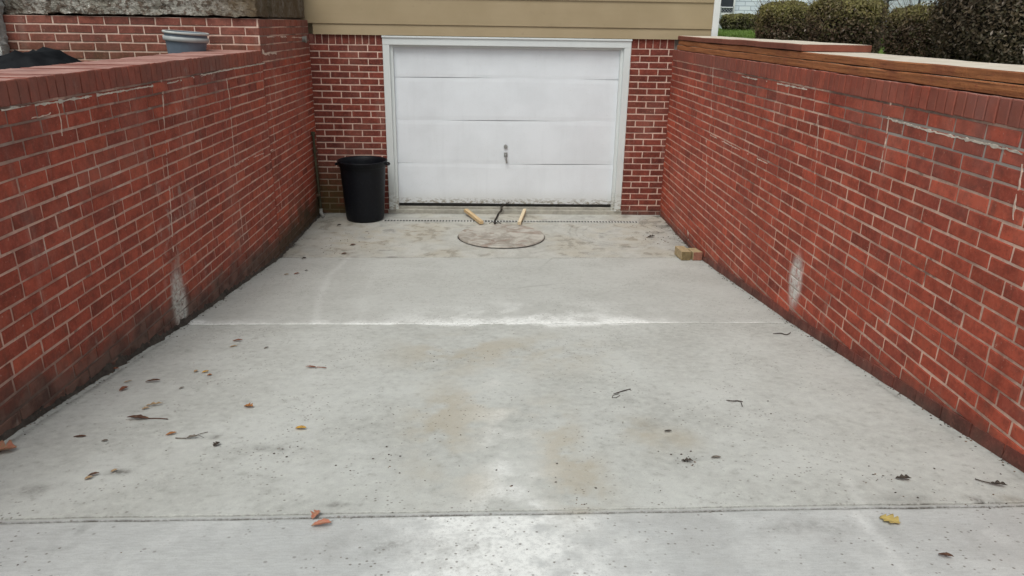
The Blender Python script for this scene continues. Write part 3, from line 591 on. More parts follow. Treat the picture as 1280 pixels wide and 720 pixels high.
# ------------------------------------------------------------------ hedge bushes
def leaf_mat(name,cols):
    N=NT(name); c=N.attr('lcol',False); c=N.mix(N.mul(N.rng(N.noise(40,2),.4,.6),.3),c,tuple(x*1.3 for x in cols)); N.b.inputs['Subsurface Weight'].default_value=0
    return N.fin(c,.55,None,spec=.35)
M_leaf=leaf_mat('hedge_leaf',(.07,.05,.03)); M_twig=flat_mat('twig',(.10,.07,.05),.3,60)
M_core=flat_mat('core_shade',(.016,.013,.009),.4,60,.95,1)
def bush(label,cx,cy,zb,rx_,ry_,zt,nleaf,seed,size=.016,pal=None,group='clipped bushes behind the right wall',top_green=.5,nm='hedge_bush'):
    R=np.random.default_rng(seed); H=zt-zb
    root=empty(nm,(cx,cy,zb)); tag(root,label,'bush',group)
    def surf(th,w): # superellipsoid radius factors; w 0..1 height
        k=(1-abs(2*w-1)**4.5)**(1/3.2) if w>.5 else (1-abs(2*w-1)**6)**.4*(.86+.14*w*2)
        lump=1+.13*mn.fractal(Vector((math.cos(th)*1.7,math.sin(th)*1.7,w*2.6+seed)),.7,2,4)+.05*mn.noise(Vector((math.cos(th)*6,math.sin(th)*6,w*9+seed)))
        return k*lump
    # added dark blob keeps the crown opaque, its blackness stands for inner shade
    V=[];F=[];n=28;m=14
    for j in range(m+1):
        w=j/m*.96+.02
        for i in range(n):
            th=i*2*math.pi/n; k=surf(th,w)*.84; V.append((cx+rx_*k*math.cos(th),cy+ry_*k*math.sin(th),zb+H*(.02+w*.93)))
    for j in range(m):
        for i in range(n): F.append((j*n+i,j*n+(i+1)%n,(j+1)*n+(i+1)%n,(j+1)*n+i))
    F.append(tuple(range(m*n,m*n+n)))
    mesh_obj('dark_core',V,F,M_core,root)
    st=MB()
    for i in range(5):
        a=R.random()*6.28; st.tube([(cx+.03*math.cos(a),cy+.03*math.sin(a),zb-.03),(cx+.5*rx_*math.cos(a),cy+.5*ry_*math.sin(a),zb+.4*H),(cx+.75*rx_*math.cos(a+.3),cy+.75*ry_*math.sin(a+.3),zb+.8*H)],[.016,.010,.004],5)
    # short twigs poking out
    for i in range(160):
        th=R.random()*6.28; w=R.random()**.8; k=surf(th,min(w,.97)); a=np.array([cx+rx_*k*.85*math.cos(th),cy+ry_*k*.85*math.sin(th),zb+H*w*.97]); d=np.array([math.cos(th),math.sin(th),.3+w])*(.06+.05*R.random()); st.tube([a,a+d+R.normal(size=3)*.012],[.0018,.0009],3)
    st.build('stem',M_twig,root)
    VV=np.empty((nleaf*4,3)); CC=np.empty((nleaf*4,4)); pal=pal or [(.048,.032,.014),(.080,.045,.026),(.048,.046,.012),(.11,.070,.048)]
    for i in range(nleaf):
        th=R.random()*6.28; 
        if R.random()<.30: w=.93+.06*R.random(); rad=math.sqrt(R.random()); k=surf(th,.86)*rad; zz=zb+H*(w+ .03*mn.noise(Vector((k*math.cos(th)*4,k*math.sin(th)*4,seed)))-.10*rad**5)+R.normal()*.012
        else:
            w=R.random(); k=surf(th,min(.985,w))*(1.0-.16*R.random()**1.4+.03*R.normal()); zz=zb+H*w
        p=np.array([cx+rx_*k*math.cos(th),cy+ry_*k*math.sin(th),zz])
        nrm=np.array([math.cos(th),math.sin(th),.2+1.2*max(0,w-.6)])+R.normal(size=3)*.7; nrm/=np.linalg.norm(nrm)
        t=np.cross(nrm,R.normal(size=3)); t/=np.linalg.norm(t); s=np.cross(nrm,t); L_=size*(.6+.9*R.random()); W=L_*.5
        VV[i*4:(i+1)*4]=[p-t*L_,p+s*W+nrm*L_*.2,p+t*L_,p-s*W+nrm*L_*.2]
        cl=mn.noise(Vector(p*5)+Vector((seed,0,0)))*.5+.5
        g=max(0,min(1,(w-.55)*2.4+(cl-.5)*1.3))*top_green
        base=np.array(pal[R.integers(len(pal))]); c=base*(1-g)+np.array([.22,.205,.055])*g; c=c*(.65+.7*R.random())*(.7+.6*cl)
        if R.random()<.02: c=np.array([.22,.18,.15])
        CC[i*4:(i+1)*4]=(*c,1)
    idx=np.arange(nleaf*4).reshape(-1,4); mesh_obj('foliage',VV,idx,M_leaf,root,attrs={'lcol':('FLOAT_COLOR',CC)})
def bc(px,X=2.98): p=plane(px,30,[1,0,0],X); return p[1]
bush('dark clipped bush with yellow-green top nearest the house corner',2.98,bc(979),1.88,.255,.265,2.355,17000,3,size=.011,top_green=.85)
bush('wide clipped bush right behind the end of the short red timber',2.98,bc(1058),1.88,.300,.31,2.355,20000,4,size=.011,top_green=.55)
bush('smallest dark clipped bush between two wider ones, olive on top',3.02,bc(1143),1.88,.205,.21,2.265,15000,5,size=.010,top_green=.6)
bush('tall brown-leaved bush filling the top right corner of the photo',3.02,bc(1252)-.02,1.86,.37,.42,2.60,34000,6,size=.011,top_green=.10,pal=[(.046,.036,.018),(.070,.050,.028),(.036,.032,.014),(.10,.074,.048)])
P=atY(925,27,22); bush('small olive shrub on the far lawn beside the white building',P[0],22,2.03,.55,.5,2.46,4000,8,size=.035,pal=[(.07,.07,.03),(.10,.10,.035),(.06,.05,.03)],group='shrubs on the far lawn',top_green=.5,nm='shrub')
P=atY(903,27,21); bush('little rounded shrub at the white house trim on far lawn',P[0],22.6,2.03,.28,.3,2.35,1500,9,size=.03,pal=[(.07,.08,.03),(.10,.10,.035)],group='shrubs on the far lawn',top_green=.4,nm='shrub')
# fallen leaves on the lawn
gl=MB(); R=random.Random(5)
for i in range(40):
    x,y=R.uniform(2.9,9),R.uniform(9,22); 
    z=lawnz(x,y)+.01; s=R.uniform(.02,.05); a=R.random()*6.28
    gl.add([(x+s*math.cos(a+k*1.57)*(1 if k%2 else .5),y+s*math.sin(a+k*1.57)*(1 if k%2 else .5),z+R.random()*.02) for k in range(4)],[(0,1,2,3)])
tag(gl.build('leaf_litter',flat_mat('dead_leaf',(.30,.20,.12),.4,8)),'pale dead leaves scattered over the lawn','leaf litter',kind='stuff')
# grass blades near the visible lawn strip
n=16000; V=np.empty((n*3,3)); R=np.random.default_rng(2)
xx=R.uniform(2.9,10,n); yb=9+15*R.random(n)**1.0; zz=1.885+np.clip((yb-9)/16,0,1)*.19
a=R.random(n)*6.28; hgt=.03+.04*R.random(n)
V[0::3]=np.stack([xx-.006*np.cos(a),yb-.006*np.sin(a),zz],1); V[1::3]=np.stack([xx+.006*np.cos(a),yb+.006*np.sin(a),zz],1); V[2::3]=np.stack([xx+.02*np.cos(a+1),yb+.02*np.sin(a+1),zz+hgt],1)
tag(mesh_obj('grass',V,np.arange(n*3).reshape(-1,3),flat_mat('grass_blade',(.12,.19,.035),.3,3,.6)),'short bright green grass growing on the lawn','grass',kind='stuff')
# ------------------------------------------------------------------ neighbour building and chain link
def wb():
    N=NT('white_painted_brick'); br=N.n('ShaderNodeTexBrick'); br.inputs['Scale'].default_value=1; br.inputs['Brick Width'].default_value=.4; br.inputs['Row Height'].default_value=.14; br.inputs['Mortar Size'].default_value=.012
    cx=N.n('ShaderNodeCombineXYZ'); s=N.sep(); N.L(N.add(s[0],s[1]),cx.inputs[0]); N.L(s[2],cx.inputs[1]); N.t.links.new(cx.outputs[0],br.inputs['Vector'])
    br.inputs['Color1'].default_value=(.60,.66,.74,1); br.inputs['Color2'].default_value=(.68,.73,.79,1); br.inputs['Mortar'].default_value=(.36,.41,.48,1)
    return N.fin(br.outputs['Color'],.7,br.outputs['Fac'],.5,.01)
nb=empty('neighbouring_building',(10,26,2)); tag(nb,'white painted brick building far beyond the bushes and lawn','building')
mb=MB(); mb.box(7.0,34,26,34,1.9,5.6); mb.build('wall',wb(),nb)
P0=atY(898,0,25.9);P1=atY(915,20,25.9)
mb=MB(); mb.box(P0[0],P1[0],25.9,25.99,P1[2]+.1,3.6); w=mb.build('window',flat_mat('dark_glass',(.03,.035,.045),.2,3,.15,0,.5),nb)
mb=MB(); 
for a,b_ in((P0[0]-.05,P0[0]),(P1[0],P1[0]+.05)): mb.box(a,b_,25.86,25.99,P1[2]+.05,3.65)
mb.box(P0[0]-.05,P1[0]+.05,25.84,25.99,P1[2]+.02,P1[2]+.1); o=mb.build('frame',M_trim,w)
mb=MB(); mb.add([(6.5,25.6,5.55),(34.5,25.6,5.55),(34.5,30,7.6),(6.5,30,7.6),(6.5,34.4,5.55),(34.5,34.4,5.55)],[(0,1,2,3),(3,2,5,4),(0,3,4),(1,5,2),(0,4,5,1)]); mb.build('roof',flat_mat('far_shingles',(.1,.1,.1)),nb)
M_galv=metal('galvanised',(.55,.56,.57),.4); M_dkm=flat_mat('dark_rail',(.05,.05,.05),.2,20)
def chain(label,A,B,zt,zb,mat,nposts,wm):
    A=Vector(A);B=Vector(B); root=empty('chain_link_fence',(A.x,A.y,zb)); tag(root,label,'fence','chain link fences by the white building'); L_=(B-A).length; d=(B-A).normalized()
    for i in range(nposts):
        p=A.lerp(B,i/(nposts-1)); m=MB(); m.tube([(p.x,p.y,zb-.05),(p.x,p.y,zt+.04)],.025,8); m.build('post',mat,root)
    m=MB(); m.tube([(A.x,A.y,zt),(B.x,B.y,zt)],.02,6); m.build('rail',mat,root)
    m=MB(); s=.09; k=0; H=zt-zb
    n=int((L_+H)/s)
    for i in range(n):
        for sg in(1,-1):
            u0=i*s-(H if sg>0 else 0); pts=[]
            ua,ub=(u0,u0+H) if sg>0 else (u0+H-H,u0-H+0)
            za,zb_=zb,zt
            # clip
            def cl(u,z,u2,z2):
                for lim,f in((0,lambda u:u<0),(L_,lambda u:u>L_)):
                    if f(u) and f(u2): return None
                    if f(u): t=(lim-u)/(u2-u); z=z+(z2-z)*t; u=lim
                    if f(u2): t=(lim-u)/(u2-u); z2=z+(z2-z)*t; u2=lim
                return u,z,u2,z2
            q=cl(ua,za,ub,zb_)
            if q and abs(q[0]-q[2])>.02: m.tube([A+d*q[0]+Vector((0,0,q[1]-A.z)),A+d*q[2]+Vector((0,0,q[3]-A.z))],.0028,3,cap=False)
    m.build('mesh',wm,root)
P0=atY(897,10,24);P1=atY(917,9.5,24)
chain('short pale metal chain link gate in front of the dark far window',(P0[0]-.3,24,0),(P1[0],24,0),P1[2],2.06,M_galv,3,M_galv)
A=atY(1080,4.5,19); B=atY(1205,-3,12)
chain('dark chain link fence seen above the smallest bush',(A[0],19,0),(B[0],12,0),A[2],1.95,M_dkm,4,M_galv)
# ------------------------------------------------------------------ trash bin
N=NT('black_plastic'); c=N.mix(N.rng(N.noise(30,5,.7),.5,.7),(.005,.006,.009),(.011,.013,.017)); M_bin=N.fin(c,.5,N.noise(80,3),.15,.003,.22)
bx,by=-1.262,8.215; zb0=zf(by)
bin_=empty('trash_bin',(bx,by,zb0)); tag(bin_,'open black plastic trash bin left of the garage door','bin')
HB=float(atY(457,200,by)[2])-zb0
mb=MB(); prof=[(0,.004),(.196,.004),(.205,.012),(.210,.03)]+[(.212+.038*t,.03+(HB-.10)*t) for t in np.linspace(.05,1,10)]+[(.254,HB-.065),(.262,HB-.06),(.265,HB-.02),(.273,HB-.015),(.275,HB),(.269,HB+.003),(.258,HB-.006),(.249,HB-.05)]+[(.246-.045*t,HB-.06-(HB-.09)*t) for t in np.linspace(0.05,1,6)]+[(0,.022)]
mb.lathe([(r,z+zb0) for r,z in prof],bx,by,48); mb.build('body',M_bin,bin_,smooth=True)
for sg in(-1,1):
    mb=MB(); a=sg; cx_=bx+sg*.262
    mb.tube([(cx_,by-.06,HB-.035),(cx_+sg*.028,by-.05,HB-.037),(cx_+sg*.036,by,HB-.038),(cx_+sg*.028,by+.05,HB-.037),(cx_,by+.06,HB-.035)],.009,8)
    mb.box(min(cx_,cx_+sg*.022),max(cx_,cx_+sg*.022),by-.055,by+.055,HB-.03,HB-.022); mb.build('handle',M_bin,bin_)
# ------------------------------------------------------------------ pipe in the corner
pp=empty('drain_pipe',(LX(8.3)+.03,8.3,0)); tag(pp,'thin mossy upright pipe in the left brick corner','pipe')
A=atL(388,166);B=atL(399,268)
mb=MB(); mb.tube([(A[0]+.028,A[1],A[2]),(A[0]+.03,A[1]+.02,.6),(B[0]+.03,B[1]-.02,.07)],.014,10); mb.tube([(A[0]+.028,A[1],A[2]-.03),(A[0]+.028,A[1],A[2]+.012)],.021,10)
mb.build('pipe',flat_mat('mossy_pipe',(.065,.058,.035),.4,25),pp)
mb=MB(); mb.tube([(B[0]+.03,B[1]-.02,.09),(B[0]+.032,B[1]-.03,.045),(B[0]+.05,B[1]-.08,.03),(B[0]+.075,B[1]-.12,.022)],[.02,.022,.018,.015],10); mb.build('elbow',flat_mat('grey_plastic',(.34,.33,.31),.3,30),pp)
for z in(.25,.75):
    mb=MB(); mb.box(A[0]+.004,A[0]+.046,8.29,8.33,z,z+.02); mb.build('bracket',flat_mat('rusty_clip',(.09,.06,.04)),pp)
# ------------------------------------------------------------------ drain grate
a0=atG(480,276.5);a1=atG(797,278.5)
dg=empty('drain_grate',(a0[0],a0[1],zf(a0[1]))); tag(dg,'narrow slotted drain running across the concrete before the garage door','drain')
mb=MB(); zc=zf(a0[1])+.0035
def gp(t,d,z): return (a0[0]+(a1[0]-a0[0])*t,a0[1]+(a1[1]-a0[1])*t+d,z)
mb.hexa([gp(0,-.022,zc-.01),gp(1,-.022,zc-.01),gp(1,.022,zc-.01),gp(0,.022,zc-.01)],[gp(0,-.034,zc+.0045),gp(1,-.034,zc+.0045),gp(1,.034,zc+.0045),gp(0,.034,zc+.0045)]); mb.build('slot_shade',flat_mat('slot_black',(.010,.010,.010),.2,30),dg)  # near-black strip at floor level stands in for the shaded slot depth
mb=MB(); nsl=84
for i in range(nsl+1):
    t=i/nsl; w=.0021+.0008*random.random()
    mb.hexa([gp(t-w,-.030,zc+.0040),gp(t+w,-.030,zc+.0040),gp(t+w,.030,zc+.0040),gp(t-w,.030,zc+.0040)],[gp(t-w,-.030,zc+.0058),gp(t+w,-.030,zc+.0062),gp(t+w,.030,zc+.0062),gp(t-w,.030,zc+.0062)])
for d0,d1 in((-.042,-.029),(.029,.042)): mb.hexa([gp(-.003,d0,zc-.01),gp(1.003,d0,zc-.01),gp(1.003,d1,zc-.01),gp(-.003,d1,zc-.01)],[gp(-.003,d0,zc+.0066),gp(1.003,d0,zc+.0066),gp(1.003,d1,zc+.0066),gp(-.003,d1,zc+.0066)])
mb.build('slotted_cover',flat_mat('grey_grate',(.44,.435,.41),.25,30),dg)
# ------------------------------------------------------------------ manhole lid
mc=(.262,7.452); mr=.452; mz=zf(mc[1])
N=NT('lid_concrete'); a=N.noise(5,6,.65,dist=.6); b_=N.noise(28,5,.7); c=N.mix(N.rng(a,.35,.62),(.28,.25,.215),(.47,.445,.40)); c=N.mix(N.mul(N.rng(N.noise(3.5,5,.6,dist=1.5),.52,.62),.7),c,(.27,.20,.165)); c=N.mix(N.mul(N.rng(b_,.55,.7),.5),c,(.52,.49,.45)); c=N.mix(N.mul(N.rng(b_,.42,.3),.4),c,(.18,.14,.12))
M_lid=N.fin(c,.9,b_,.5,.006,.2)
mh=empty('manhole',(mc[0],mc[1],mz)); tag(mh,'round stained concrete manhole lid in the apron before the door','manhole')
V=[];F=[];rings=[0]+list(np.linspace(.05,.97,16))+[.985,1.0,1.0]; n=72
for j,r in enumerate(rings):
    for k in range(n):
        th=k*2*math.pi/n; er=mr*r*(1+(.008*mn.noise(Vector((math.cos(th)*5,math.sin(th)*5,0))) if r>.9 else 0)); x=mc[0]+er*math.cos(th); y=mc[1]+er*math.sin(th)
        z=zf(y)+.022+.006*mn.fractal(Vector((x*5,y*5,1)),.7,2,4)-(.004 if j==len(rings)-2 else 0)-(.03 if j==len(rings)-1 else 0)
        V.append((x,y,z))
for j in range(len(rings)-1):
    for k in range(n): F.append((j*n+k,j*n+(k+1)%n,(j+1)*n+(k+1)%n,(j+1)*n+k))
mesh_obj('lid',V,F,M_lid,mh,smooth=True)
V=[];F=[]
for r,dz in((mr+.001,.0055),(mr+.013,.0055)):
    for k in range(n): th=k*2*math.pi/n; rq=r if r<mr+.005 else mr+.003+max(0,(.013*(.35-math.sin(th))*.75+.007*mn.noise(Vector((math.cos(th)*4,math.sin(th)*4,1))))); x=mc[0]+rq*math.cos(th);y=mc[1]+rq*math.sin(th); V.append((x,y,zf(y)+dz))
for k in range(n): F.append((k,(k+1)%n,n+(k+1)%n,n+k))
mesh_obj('gap',V,F,flat_mat('dark_gap',(.02,.016,.013),.3,30),mh)  # flat near-black ring around the lid, wider towards the front
# ------------------------------------------------------------------ lumber stakes leaning on the sill
def lumber_mat(name,c0,c1,axis=(1,1,1),rot=None):
    N=NT(name); tc=N.n('ShaderNodeTexCoord'); v=N.scalev(tc.outputs['Object'],(60,60,3)); a=N.noise(1,4,.6,v,.6)
    c=N.mix(N.rng(a,.35,.65),c0,c1); c=N.mix(N.mul(N.rng(N.noise(25,4),.6,.72),.4),c,tuple(x*.45 for x in c0)); return N.fin(c,.75,a,.25,.003,.25)
M_pine=lumber_mat('yellow_pine',(.52,.36,.19),(.62,.46,.27)); M_pale=lumber_mat('pale_pine',(.60,.47,.30),(.72,.60,.42))
def stake(label,A,B,w,h,mat,point=False,rollz=0):
    A=Vector(A);B=Vector(B); d=B-A; L_=d.length; q=d.to_track_quat('Z','Y'); M=Matrix.LocRotScale(A,q,None)@Matrix.Rotation(rollz,4,'Z')
    mb=MB(); e=.25 if point else .92
    b=[(-w/2,-h/2,0),(w/2,-h/2,0),(w/2,h/2,0),(-w/2,h/2,0)]; m=[(x,y,L_*(.82 if point else .98)) for x,y,_ in b]; t=[(x*e,y*e,L_) for x,y,_ in b]
    mb.add(b+m+t,[(0,3,2,1)]+[(k,(k+1)%4,4+(k+1)%4,4+k) for k in range(4)]+[(4+k,4+(k+1)%4,8+(k+1)%4,8+k) for k in range(4)]+[(8,9,10,11)])
    o=mb.build('wooden_stake',mat,bevel=.002); o.matrix_world=M
    return tag(o,label,'stake',group='wooden stakes leaning between manhole and sill')
g0=atG(602,281.5); t0=atY(582,262.5,8.44); stake('wider yellow pine stake, left of the dark wire',(g0[0],g0[1],zf(g0[1])+.03),(t0[0],t0[1],t0[2]),.046,.034,M_pine,rollz=0)
g1=atG(649,282.5); t1=atY(656,262.5,8.44); stake('narrower pale stake, right of the dark wire',(g1[0],g1[1],zf(g1[1])+.03),(t1[0],t1[1],t1[2]),.036,.036,M_pale)
# dark wire
w0=atY(636,255,8.50); pts=[w0,atY(628,259.5,8.46),atY(627,264,8.42),atG(623,269),atG(621,273),atG(618.5,278),atG(619,281.5)]
pts=[Vector(p)+Vector((0,0,.006)) for p in pts]
def smoothp(P,n=8):
    out=[]
    for i in range(len(P)-1):
        p0=P[max(0,i-1)];p1=P[i];p2=P[i+1];p3=P[min(len(P)-1,i+2)]
        for k in range(n):
            t=k/n; out.append(.5*((2*p1)+(-p0+p2)*t+(2*p0-5*p1+4*p2-p3)*t*t+(-p0+3*p1-3*p2+p3)*t**3))
    return out+[P[-1]]
sp=smoothp(pts); mb=MB()
for ph in(0,2.1,4.2): mb.tube([p+Vector((.009*math.cos(i*.55+ph),.004*math.sin(i*.8+ph),.006+.007*math.sin(i*.55+ph))) for i,p in enumerate(sp)],.0045,5)
for i in range(7):
    e=sp[-1]; a=random.uniform(-.5,3.4); mb.tube([e+Vector((0,.05,.004)),e+Vector((.03*math.cos(a),.05-.03*math.sin(a),.02)),e+Vector((.07*math.cos(a),.05-.04*math.sin(a),.003))],.0028,4)
mb.tube(smoothp([Vector(atY(626,257,8.48)),Vector(atY(625,262,8.45)),sp[14]],6),.0035,4)
tag(mb.build('twisted_wire',flat_mat('black_wire',(.03,.022,.018),.3,40)),'frayed dark wire coming out under the garage door onto the concrete','wire')
# ------------------------------------------------------------------ wood offcuts by the right wall
N=NT('offcut_side'); N.fin(N.mix(N.rng(N.noise(40,4),.4,.6),(.38,.28,.16),(.47,.37,.22)),.8,N.noise(60,3),.3)
M_oc=N.m
M_end1=flat_mat('greenish_end_grain',(.20,.15,.075),.4,50); M_end2=flat_mat('reddish_end_grain',(.25,.11,.075),.35,50)
def offcut(label,F0,B0,w,h,me,zg):
    F0=Vector((F0[0],F0[1],0));B0=Vector((B0[0],B0[1],0)); d=(B0-F0).normalized(); s=Vector((-d.y,d.x,0))*-1
    ln=(B0-F0).length; root=(F0+B0)/2; mb=MB()
    def q(u,v,z): p=F0+d*u+s*v; return (p.x,p.y,zf(p.y)+z)
    b=[q(0,-w/2,.003),q(0,w/2,.003),q(ln,w/2,.003),q(ln,-w/2,.003)]; t=[q(0,-w/2,h),q(0,w/2,h),q(ln,w/2,h),q(ln,-w/2,h)]
    mb.add(b+t,[(0,3,2,1),(4,5,6,7),(0,1,5,4),(1,2,6,5),(2,3,7,6),(3,0,4,7)],[0,0,1,0,0,0])
    return tag(mb.build('wood_offcut',[M_oc,me],bevel=.004),label,'wood block',group='lumber offcuts by the right wall')
zt=.125
a=atZ(858.3,315,zt); b_=atZ(849.5,305.5,zt); offcut('longer square wood offcut with a greenish end, further from the right wall',a,b_,.088,.088,M_end1,0)
a=atZ(872.9,315.3,zt); b_=atZ(864.3,308,zt); offcut('shorter square wood offcut with a reddish end, against the right wall',a,b_,.088,.086,M_end2,0)
# ------------------------------------------------------------------ bucket and black sheet behind the left wall
P=atY(230,50,6.36); bx,by=P[0],6.36; bz=1.72
bk=empty('bucket',(bx,by,bz)); tag(bk,'blue-grey plastic bucket with a pale rim behind the left wall','bucket')
zr=float(atY(230,40,6.36)[2]); Hk=zr-bz
tilt=Matrix.Translation((bx,by,bz))@Matrix.Rotation(math.radians(4),4,'Y')@Matrix.Translation((-bx,-by,-bz))
def tl(mb): mb.v=[tuple(tilt@Vector(v)) for v in mb.v]; return mb
mb=MB(); mb.lathe([(0,bz),(.118,bz),(.124,bz+.01),(.160,bz+Hk-.03),(.163,zr),(.158,zr),(.155,bz+Hk-.03),(.118,bz+.02),(0,bz+.02)],bx,by,36); tl(mb).build('body',flat_mat('blue_grey_plastic',(.135,.17,.215),.15,12,.5,.1),bk,smooth=True)
mb=MB(); mb.lathe([(.160,zr-.070),(.171,zr-.068),(.172,zr-.038),(.162,zr-.034)],bx,by,36); tl(mb).build('band',flat_mat('pale_grey_plastic',(.36,.38,.38),.15,12,.5,.1),bk,smooth=True)
mb=MB(); mb.lathe([(.158,zr-.014),(.173,zr-.014),(.175,zr+.001),(.170,zr+.004),(.157,zr+.002)],bx,by,36); tl(mb).build('rim',flat_mat('pale_rim',(.48,.50,.48),.15,12,.5,.1),bk,smooth=True)
V=[];F=[];nx,ny=90,50
c0=Vector((-2.95,5.05,0))
for j in range(ny+1):
    for i in range(nx+1):
        u=i/nx;v=j/ny; x=-4.6+u*2.20; y=4.3+v*1.5+.1*(1-u)
        r=.86*math.exp(-((x+2.78)/.26)**2-((y-5.05)/.30)**2)*.185+math.exp(-((x+3.5)/.50)**2-((y-5.0)/.4)**2)*.125
        e=min(u,1-u,v,1-v)*8; e=min(1,e)
        z=1.725+r*1.0+.045*mn.fractal(Vector((x*3,y*4,5)),.45,2.3,5)*e+.03*abs(mn.noise(Vector((x*5-y*3,y*3+x*2,12))))*e+.012*abs(mn.noise(Vector((x*14+y*5,y*9,2))))*e+.012*e
        x+=.06*mn.noise(Vector((x*2,y*2,9))); y+=.10*mn.noise(Vector((x*2.5,y*2.5,1)))
        V.append((x,y,z))
for j in range(ny):
    for i in range(nx): k=j*(nx+1)+i; F.append((k,k+1,k+nx+2,k+nx+1))
N=NT('black_sheeting'); M_sheet=N.fin(N.mix(N.rng(N.noise(7,5),.4,.65),(.003,.0035,.005),(.011,.012,.014)),.75,N.noise(30,4),.3,.006,.12)
o=mesh_obj('plastic_sheet',V,F,M_sheet,smooth=True); sm=o.modifiers.new('thick','SOLIDIFY'); sm.thickness=.004
tag(o,'bunched black plastic sheet lying on the soil behind the left wall','sheet')
# stones and debris at the far left behind the wall
mb=MB(); R=random.Random(3)
for i in range(60):
    x,y=R.uniform(-4.6,-3.2),R.uniform(5.9,6.65); s=R.uniform(.012,.04); zc=1.72+s*.4; n=6
    ring=[[(x+s*rr_*math.cos(k*6.283/n)*R.uniform(.8,1.2),y+s*rr_*math.sin(k*6.283/n)*R.uniform(.8,1.2),zc+dz*s) for k in range(n)] for rr_,dz in((1,-.6),(1.1,0),(.6,.6))]
    mb.add([p for r_ in ring for p in r_],[(j*n+k,j*n+(k+1)%n,(j+1)*n+(k+1)%n,(j+1)*n+k) for j in range(2) for k in range(n)]+[tuple(range(2*n,3*n))])
tag(mb.build('rubble',flat_mat('rubble_stone',(.26,.24,.21),.5,20)),'grey crumbled rubble along the foot of the terrace wall','rubble',kind='stuff')
# ------------------------------------------------------------------ fallen leaves, each its own thing
def leafcol(name,c,c2):
    N=NT(name); tc=N.n('ShaderNodeTexCoord'); v=tc.outputs['Object']; a=N.noise(70,4,.6,v); return N.fin(N.mix(N.rng(a,.42,.6),c,c2),.7,N.noise(160,3,.5,v),.4,.003,.3)
LM={'red':leafcol('leaf_red_brown',(.17,.055,.030),(.28,.11,.06)),'dark':leafcol('leaf_dark_brown',(.075,.035,.022),(.15,.075,.045)),'tan':leafcol('leaf_tan',(.33,.22,.12),(.45,.34,.22)),'yellow':leafcol('leaf_yellow',(.52,.30,.055),(.34,.20,.06)),'mustard':leafcol('leaf_mustard',(.55,.42,.14),(.45,.34,.12)),'pink':leafcol('leaf_salmon',(.42,.17,.11),(.36,.22,.13)),'grey':leafcol('leaf_grey',(.14,.12,.10),(.22,.19,.16)),'orange':leafcol('leaf_orange_brown',(.36,.15,.045),(.20,.08,.035)),'black':leafcol('leaf_black',(.045,.035,.028),(.09,.07,.055))}
def leaf(px,py,wpx,ang,mat,label,asp=.42,curl=.25,stem=False,lobed=False,seed=0):
    """px,py where it lies on the slab; wpx its length in photo pixels; ang heading on the ground"""
    P=atG(px,py); dist=float(np.dot(P-CAM,fw)); L_=wpx*dist/f_*1.2; R=random.Random(seed*7+int(px)); n=12; V=[];F=[];M_=6
    for i in range(n+1):
        t=i/n; w=L_*asp*.5*math.sin(math.pi*min(1,t*.96+.02))**.75
        if lobed: w*=.45+.85*abs(math.sin(t*math.pi*3.2+.5))
        w*=1+.15*R.uniform(-1,1)
        bend=math.sin(t*math.pi)*L_*.10*curl*R.uniform(.8,1.2)+ (t**2)*L_*.35*curl
        for k in range(M_+1):
            s=k/M_*2-1; V.append(((t-.5)*L_,s*w,.003+bend+abs(s)**1.6*w*curl*1.8+R.uniform(0,1)*L_*.02))
    for i in range(n):
        for k in range(M_): a=i*(M_+1)+k; F.append((a,a+1,a+M_+2,a+M_+1))
    # midrib / stalk
    if stem:
        o=len(V); sl=L_*.9
        for i in range(5):
            t=i/4; x=-.5*L_-sl*t; yv=sl*.18*t*t
            V.extend([(x,yv-.0012,.004),(x,yv+.0012,.004),(x,yv,.0068)])
        for i in range(4):
            for k in range(3): a=o+i*3+k; b_=o+i*3+(k+1)%3; F.append((a,b_,b_+3,a+3))
    o=mesh_obj('fallen_leaf',V,F,LM[mat],smooth=True); y=P[1]; sl=(zf(y+.05)-zf(y-.05))/.1
    o.matrix_world=Matrix.Translation((P[0],P[1],zf(y)+.001))@Matrix.Rotation(math.atan(sl),4,'X')@Matrix.Rotation(ang,4,'Z')
    m=o.modifiers.new('thick','SOLIDIFY'); m.thickness=.0008
    return tag(o,label,'leaf',group='dead leaves on the driveway')
